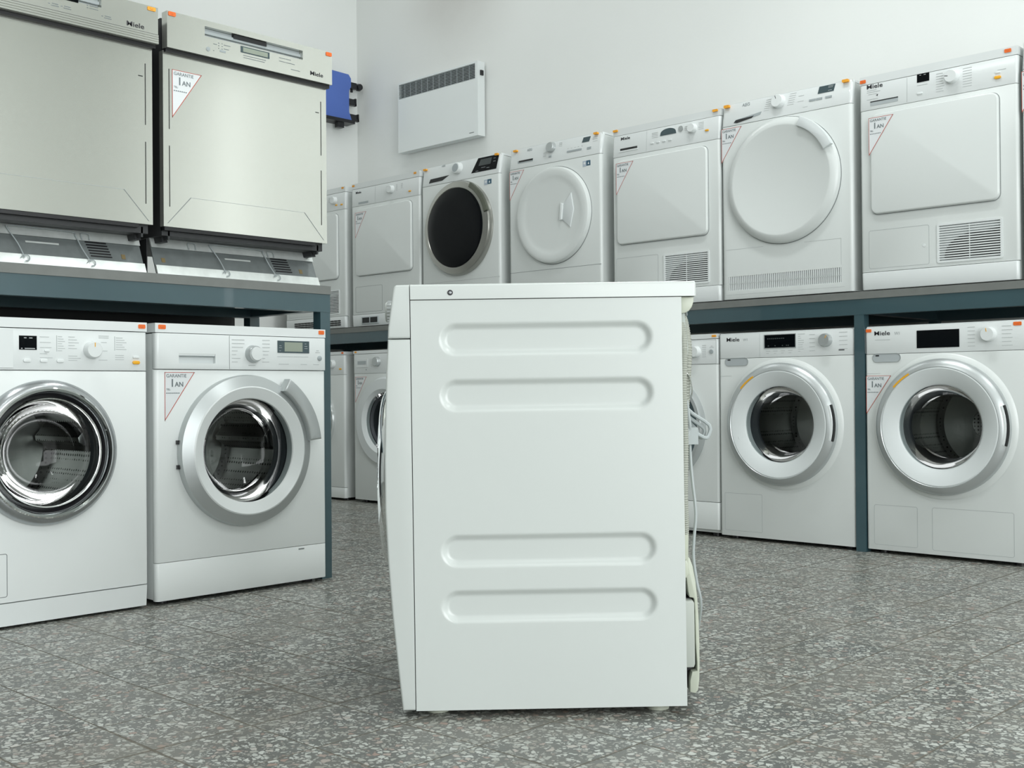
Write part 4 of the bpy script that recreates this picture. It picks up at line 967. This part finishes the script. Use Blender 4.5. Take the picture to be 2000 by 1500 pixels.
M_DARKBROWN = mat('heater_interior', (0.05, 0.045, 0.035), 0.6)
heater()

# ------------------------------------------------------------------ blue panel with black hooks, high in the corner
t = thing('wall_rack', 'blue plastic wall rack with black hooks, high in the corner', 'rack', (XL, 4.40, 2.40))
pts = rrect(0.0, 0.40, 0.045, 0.355, 0.025, 5)
def rx(b):  # turn local x into world y, front towards +x
    bmesh.ops.rotate(b, cent=(0, 0, 0), matrix=Matrix.Rotation(R(90), 3, 'Z'), verts=b.verts); return b
pts = [(0, 0.045), (0.387, 0.045), (0.365, 0.10), (0.365, 0.24), (0.382, 0.27), (0.382, 0.325), (0.362, 0.350), (0.0, 0.360)]
obj('panel', rx(prism(pts, -0.085, -0.065, 0.003)), M_BLUE, t)
obj('ledge', rx(box(0.0, 0.405, -0.095, -0.001, 0.022, 0.044, r=0.003)), M_BLACK, t)
obj('ledge_bracket', rx(box(0.27, 0.32, -0.085, -0.05, -0.015, 0.022, r=0.003)), M_BLACK, t)
for z, L, kn in ((0.262, 0.10, True), (0.150, 0.075, False), (0.048, 0.095, False)):
    b = new(); rbox(b, 0.36, 0.36 + L * 0.75, -0.078, -0.050, z, z + 0.042, r=0.004)
    if kn:
        tube([(0.43, -0.064, z + 0.020), (0.45, -0.064, z + 0.018), (0.462, -0.064, z + 0.020)], 0.010, 10, b)
        lathe(b, [(0, -0.084), (0.020, -0.084), (0.026, -0.064), (0.020, -0.044), (0, -0.044)], 0.462, z + 0.022, 20)
        rbox(b, 0.395, 0.408, -0.070, -0.058, z - 0.022, z + 0.004)
    else:
        rbox(b, 0.36 + L * 0.75, 0.36 + L, -0.075, -0.053, z, z + 0.016, r=0.003); rbox(b, 0.36 + L - 0.010, 0.36 + L, -0.075, -0.053, z, z + 0.050, r=0.003)
    obj('hook', rx(b), M_BLACK, t)
for z in (0.08, 0.30): obj('standoff', rx(box(0.15, 0.19, -0.066, 0.0, z, z + 0.02)), M_BLACK, t)

# ------------------------------------------------------------------ the foreground washer, seen from its side
def foreground():
    W = 0.595; a, tl, pt = 0.7809, 0.0070, -0.0072
    ex = Vector((math.cos(a) * math.cos(tl), math.sin(a) * math.cos(tl), math.sin(tl))); n = Vector((-math.sin(a), math.cos(a), 0))
    ez = ex.cross(n); ez = (ez * math.cos(pt) + n * math.sin(pt)).normalized(); X = ex.cross(ez) * 1.0
    X = ex.cross(ez).normalized()          # towards the camera
    t = thing('washing_machine', 'white washing machine alone on the floor, ribbed side towards the camera', 'washing machine')
    O = Vector((-1.6584, 1.4532, 0.012)) - X * W - ez * 0.012
    Mx = Matrix((X, ex, ez)).transposed().to_4x4(); Mx.translation = O; t.matrix_world = Mx
    HS, DB = 0.7995, 0.5215
    # embossed side panel, a height field with four long rounded recesses
    beads = [(0.0550, 0.4655, 0.7235), (0.0545, 0.4665, 0.6160), (0.0525, 0.4680, 0.3175), (0.0520, 0.4680, 0.2110)]
    def depth(y, z):
        d = 0.0
        for y0, y1, zc in beads:
            r = 0.0325; dy = max(y0 + r - y, 0, y - (y1 - r)); dist = math.hypot(dy, z - zc)
            u = (r - dist) / 0.014; u = max(0, min(1, u)); u = u * u * (3 - 2 * u); d = max(d, 0.0085 * u)
        return d
    bm = new(); ys = [0.0006]; 
    def axis(lo, hi, st):
        k = int(round((hi - lo) / st)); return [lo + (hi - lo) * i / k for i in range(k + 1)]
    Ys = axis(0.0008, DB, 0.003)
    Zs = [0.0125] + axis(0.17, 0.36, 0.0022) + axis(0.57, 0.77, 0.0022) + [HS]
    grid = [[bm.verts.new((W - depth(y, z), y, z)) for z in Zs] for y in Ys]
    for i in range(len(Ys) - 1):
        for j in range(len(Zs) - 1): bm.faces.new((grid[i][j], grid[i + 1][j], grid[i + 1][j + 1], grid[i][j + 1]))
    # return edges
    bk = [bm.verts.new((W - 0.018, DB, z)) for z in Zs]
    for j in range(len(Zs) - 1): bm.faces.new((grid[-1][j], bk[j], bk[j + 1], grid[-1][j + 1]))
    bt = [bm.verts.new((W - 0.018, y, 0.0125)) for y in Ys]
    for i in range(len(Ys) - 1): bm.faces.new((grid[i][0], bt[i], bt[i + 1], grid[i + 1][0]))
    ft = [bm.verts.new((W - 0.018, Ys[0], z)) for z in Zs]
    for j in range(len(Zs) - 1): bm.faces.new((grid[0][j + 1], ft[j + 1], ft[j], grid[0][j]))
    obj('side_panel', bm, M_WHITEC, t)
    cab = cut(box(0.0, W - 0.009, 0.001, DB - 0.008, 0.0125, HS, r=0.002), lathe(new(), [(0, -.02), (0.19, -.02), (0.19, .38), (0, .38)], W / 2, 0.44, 48))
    obj('cabinet', cab, M_WHITEC, t)
    # front: curved panel profile (y,z) extruded across
    def extr(prof, x0, x1, r=0.004):
        b = new(); A = [b.verts.new((x0, y, z)) for y, z in prof]; B = [b.verts.new((x1, y, z)) for y, z in prof]
        b.faces.new(A); b.faces.new(B[::-1])
        for i in range(len(prof)):
            j = (i + 1) % len(prof); b.faces.new((A[i], B[i], B[j], A[j]))
        bmesh.ops.recalc_face_normals(b, faces=b.faces)
        es = [e for e in b.edges if (e.verts[0] in A and e.verts[1] in A) or (e.verts[0] in B and e.verts[1] in B)]
        es = [e for e in es if min(v.co.y for v in e.verts) < -0.004 and e.calc_face_angle(0) > 0.5]
        bmesh.ops.bevel(b, geom=es, offset=r, segments=4, profile=0.5, affect='EDGES')
        return b
    fr = [(-0.0255, 0.013), (-0.034, 0.100), (-0.043, 0.199), (-0.0495, 0.297), (-0.0535, 0.395), (-0.0535, 0.493), (-0.0505, 0.591), (-0.0475, 0.66), (-0.0435, 0.7255)]
    bfp = extr([(-0.0008, 0.013)] + fr + [(-0.0008, 0.7255)], 0.0, W, 0.0045)
    bfp = cut(bfp, lathe(new(), [(0, -.09), (0.172, -.09), (0.172, .02), (0, .02)], W / 2, 0.44, 64))
    obj('front_panel', bfp, M_WHITEC, t)
    obj('control_panel', extr([(-0.0008, 0.7272), (-0.0435, 0.7272), (-0.0425, 0.748), (-0.0335, 0.812), (-0.0305, 0.826), (-0.026, 0.8295), (-0.0008, 0.8300)], 0.0, W, 0.004), M_WHITEC, t)
    lid = box(-0.001, W + 0.002, 0.0008, 0.5500, 0.8010, 0.8300, r=0.0)
    es = [e for e in lid.edges if all(v.co.y > 0.5 for v in e.verts) and abs(e.verts[0].co.x - e.verts[1].co.x) < 1e-4 and abs(e.verts[0].co.z - e.verts[1].co.z) > 0.01]
    bmesh.ops.bevel(lid, geom=es, offset=0.006, segments=4, profile=0.5, affect='EDGES')
    es = [e for e in lid.edges if all(v.co.z > 0.829 for v in e.verts) and e.calc_face_angle(0) > 0.8 and not all(v.co.y < 0.01 for v in e.verts)]
    bmesh.ops.bevel(lid, geom=es, offset=0.0045, segments=3, profile=0.5, affect='EDGES')
    obj('lid', lid, M_WHITEC, t)
    def side(b):  # shapes drawn in (y, z) facing -y turned to face +x
        bmesh.ops.rotate(b, cent=(0, 0, 0), matrix=Matrix.Rotation(R(90), 3, 'Z'), verts=b.verts)
        bmesh.ops.translate(b, vec=(W + 0.002, 0, 0), verts=b.verts); return b
    s = obj('lid_screw', side(ring([(0.0055, 0.001), (0.0052, -0.001), (0.0030, -0.0012), (0.0030, 0.001)], 0.0775, 0.8135, 24)), M_INK, t)
    obj('screw_head', side(disc([(0.0030, 0.0), (0.0026, -0.0008), (0, -0.0012)], 0.0775, 0.8135, 20)), M_SATIN, s)
    # door seen edge on
    cx, cz = W / 2, 0.440
    d = obj('door_ring', ring([(0.205, -0.052), (0.207, -0.062), (0.203, -0.072), (0.190, -0.0845), (0.178, -0.091), (0.168, -0.089), (0.162, -0.070), (0.165, -0.040)], cx, cz, 96), M_CHROME, t, 'chrome door ring seen edge on')
    obj('door_trim', ring([(0.2065, -0.048), (0.207, -0.058), (0.2075, -0.060), (0.200, -0.060), (0.19, -0.045)], cx, cz, 96), M_BLACK, d)
    obj('door_glass', lathe(new(), [(0.168, -0.078), (0.160, -0.070), (0.14, 0.0), (0.10, 0.03), (0, 0.04)], cx, cz), M_GLASS, d)
    obj('gasket', ring([(0.170, -0.03), (0.155, 0.0), (0.155, 0.04), (0.180, 0.05), (0.186, 0.0)], cx, cz), M_RUBBER, t)
    drum(t, cx, cz, 0.182, 0.055, 0.36)
    for z0 in (0.325, 0.435): obj('door_catch', box(cx + 0.19, cx + 0.2, -0.066, -0.05, z0, z0 + 0.03, r=0.002), M_BLACK, d)
    obj('orange_marker', prism(arc(cx, cz, 0.2035, 0.2095, 60, 72, 8), -0.069, -0.054), M_AMBER, d)
    d.location = (0, 0.011, 0)
    kb = obj('program_knob', disc([(0.024, -0.034), (0.024, -0.044), (0.0215, -0.062), (0.019, -0.0645), (0, -0.0645)], 0.40, 0.790, 28), M_WHITEC, t)
    kr = new()
    for i in range(20):
        q = R(18 * i); rbox(kr, 0.40 + 0.0225 * math.cos(q) - 0.0014, 0.40 + 0.0225 * math.cos(q) + 0.0014, -0.060, -0.044, 0.790 + 0.0225 * math.sin(q) - 0.0014, 0.790 + 0.0225 * math.sin(q) + 0.0014)
    obj('knob_ribs', kr, M_SILVER, kb)
    # feet
    for x, y in ((0.05, 0.04), (W - 0.05, 0.04), (0.05, DB - 0.05), (W - 0.05, DB - 0.05)):
        wz = (Mx @ Vector((x, y, 0))).z; b = new(); cir = [(x + 0.022 * math.cos(i * PI / 10), y + 0.022 * math.sin(i * PI / 10)) for i in range(20)]
        lo = [b.verts.new((p, q, -wz + 0.0002)) for p, q in cir]; hi = [b.verts.new((p, q, 0.014)) for p, q in cir]
        b.faces.new(lo[::-1]); b.faces.new(hi)
        for i in range(20): b.faces.new((lo[i], lo[(i + 1) % 20], hi[(i + 1) % 20], hi[i]))
        obj('foot', b, M_CREAM, t)
    # ---- back: brackets, covers, hoses
    def back(prof, x0, x1, m, name, r=0.002, par=None, label=None):
        b = new(); A = [b.verts.new((x0, y, z)) for y, z in prof]; B = [b.verts.new((x1, y, z)) for y, z in prof]
        b.faces.new(A); b.faces.new(B[::-1])
        for i in range(len(prof)):
            j = (i + 1) % len(prof); b.faces.new((A[i], B[i], B[j], A[j]))
        bmesh.ops.recalc_face_normals(b, faces=b.faces)
        es = [e for e in b.edges if (e.verts[0] in B and e.verts[1] in B) or (e.verts[0] in A and e.verts[1] in A)]
        bmesh.ops.bevel(b, geom=es, offset=r, segments=2, profile=0.5, affect='EDGES')
        return obj(name, b, m, par or t, label)
    tb = [(0.5225, 0.799)] + [(0.5225 + 0.024 * math.cos(R(q)) if False else 0.524 + 0.0235 * math.cos(R(q)), 0.799 + 0.030 * math.sin(R(q))) for q in range(0, -91, -15)]
    back([(0.5225, 0.8000), (0.5470, 0.8000), (0.5465, 0.790), (0.5430, 0.780), (0.5370, 0.7725), (0.5300, 0.7690), (0.5225, 0.7685)], W - 0.055, W - 0.008, M_CREAM, 'hose_bracket')
    back([(0.5225, 0.8000), (0.5470, 0.8000), (0.5465, 0.790), (0.5430, 0.780), (0.5370, 0.7725), (0.5300, 0.7690), (0.5225, 0.7685)], 0.02, 0.08, M_CREAM, 'hose_bracket')
    obj('back_panel', box(0.02, W - 0.022, DB - 0.012, DB + 0.004, 0.25, 0.770, r=0.003), M_CREAM, t)
    # rear cover: long bowed plate standing off, with a deep box inside
    cov = [(0.5330, 0.290), (0.5405, 0.2870), (0.5465, 0.2700), (0.5515, 0.240), (0.5545, 0.205), (0.5565, 0.165), (0.5572, 0.120), (0.5570, 0.080), (0.5560, 0.046), (0.5530, 0.026), (0.5480, 0.0200),
           (0.5375, 0.0225), (0.5380, 0.045), (0.5420, 0.062), (0.5520, 0.0640), (0.5522, 0.080), (0.5500, 0.120), (0.5495, 0.180), (0.5485, 0.205), (0.5470, 0.2085), (0.5390, 0.210), (0.5365, 0.222), (0.5335, 0.248), (0.5280, 0.255), (0.5275, 0.283)]
    back(cov, 0.10, W - 0.060, M_CREAM, 'rear_cover', 0.0012, label='bowed cream rear cover')
    inner = [(0.515, 0.2045), (0.5440, 0.2045), (0.5465, 0.2000), (0.5465, 0.080), (0.5440, 0.0735), (0.515, 0.0735)]
    back(inner, 0.12, W - 0.050, M_COVER, 'motor_cover', 0.002)
    back([(0.520, 0.252), (0.5285, 0.252), (0.5300, 0.222), (0.535, 0.206), (0.5500, 0.206), (0.5505, 0.070), (0.535, 0.060), (0.533, 0.024), (0.520, 0.024)], 0.11, W - 0.075, M_BLACK, 'cover_seal', 0.001)
    back([(0.5215, 0.283), (0.5290, 0.289), (0.5330, 0.280), (0.5340, 0.262), (0.5290, 0.254), (0.5215, 0.252)], W - 0.075, W - 0.030, M_CREAM, 'cover_clip')
    # drain hose: ribbed, hangs from the bracket down the back
    xh = W - 0.055
    obj('drain_hose', tube([(xh - 0.10, 0.535, 0.60), (xh - 0.04, 0.536, 0.56), (xh, 0.534, 0.60), (xh + 0.012, 0.5365, 0.66), (xh + 0.010, 0.5385, 0.70), (xh, 0.536, 0.74), (xh - 0.015, 0.533, 0.762), (xh - 0.05, 0.531, 0.765)], 0.0105, 14, ribs=0.0052), M_HOSE, t, 'ribbed grey drain hose')
    obj('drain_hose', tube([(xh + 0.022, 0.526, 0.752), (xh + 0.030, 0.529, 0.70), (xh + 0.032, 0.5265, 0.62), (xh + 0.030, 0.5285, 0.52), (xh + 0.028, 0.5265, 0.42), (xh + 0.02, 0.5285, 0.36), (xh + 0.0, 0.530, 0.30)], 0.0075, 12, ribs=0.0044), M_HOSE, t, 'thinner ribbed hose running down the back edge')
    obj('inlet_hose', tube([(xh + 0.028, 0.5255, 0.772), (xh + 0.020, 0.529, 0.740), (xh + 0.018, 0.5335, 0.700), (xh + 0.012, 0.5345, 0.655), (xh + 0.010, 0.532, 0.61)], 0.0062, 12), M_HOSEL, t, 'smooth pale hose')
    obj('hose_clamp', tube([(xh + 0.02, 0.532, 0.655), (xh + 0.022, 0.541, 0.645), (xh + 0.018, 0.546, 0.620), (xh + 0.012, 0.545, 0.605)], 0.0014, 6), M_CHROME, t)
    obj('hose_strap', tube([(xh + 0.03, 0.524, 0.773), (xh + 0.015, 0.536, 0.7735), (xh - 0.005, 0.541, 0.768)], 0.0025, 8), M_GREY, t)
    # power cable, looped and bundled, tail hanging to the floor
    cb = new()
    for i, (o1, o2, dz) in enumerate(((0.590, 0.530, 0.0), (0.581, 0.533, 0.012), (0.570, 0.530, 0.022), (0.559, 0.533, 0.032))):
        x = xh - 0.030 - i * 0.011
        tube([(x + .02, 0.527, 0.600 - dz * .3), (x, 0.538, 0.590 - dz), (x - .01, 0.556, 0.572 - dz), (x - .012, o1, 0.548 - dz * .6), (x - .010, o1 - 0.003, 0.527 - dz * .2), (x - .005, o1 - 0.013, 0.524 + dz * .1), (x, 0.545, 0.545), (x + .012, 0.532, 0.562)], 0.0040, 8, cb)
    obj('power_cable', cb, M_CABLE, t, 'looped grey power cable')
    b2 = new()
    for i in range(3): tube([(xh + .022, 0.528 + .003 * i, 0.600), (xh + .018, 0.5365 + .002 * i, 0.57 - .01 * i), (xh + .016, 0.5385, 0.54), (xh + .02, 0.531, 0.517)], 0.0035, 8, b2)
    obj('cable_bundle', b2, M_CABLE, t)
    obj('cable_plug', box(xh - 0.03, xh + 0.0, 0.530, 0.560, 0.512, 0.545, r=0.008, seg=3), M_CABLE, t)
    obj('power_cable', tube([(xh - .01, 0.545, 0.515), (xh - .01, 0.546, 0.48), (xh - .008, 0.5485, 0.44), (xh - .006, 0.5540, 0.375), (xh - .006, 0.5500, 0.33), (xh - .006, 0.5480, 0.29), (xh - .008, 0.5540, 0.24), (xh - .02, 0.5640, 0.19), (xh - .1, 0.566, 0.10), (xh - .2, 0.57, 0.01)], 0.0030, 8), M_CABLE, t, 'cable tail hanging down')
    back([(0.522, 0.275), (0.5335, 0.275), (0.5345, 0.35), (0.5330, 0.372), (0.5290, 0.378), (0.522, 0.378)], W - 0.06, W - 0.035, M_CREAM, 'pipe_guard', 0.002)
M_COVER = mat('grey_green_cover', (0.44, 0.47, 0.43), 0.45)
M_HOSEL = mat('pale_hose', (0.44, 0.48, 0.45), 0.4)
foreground()
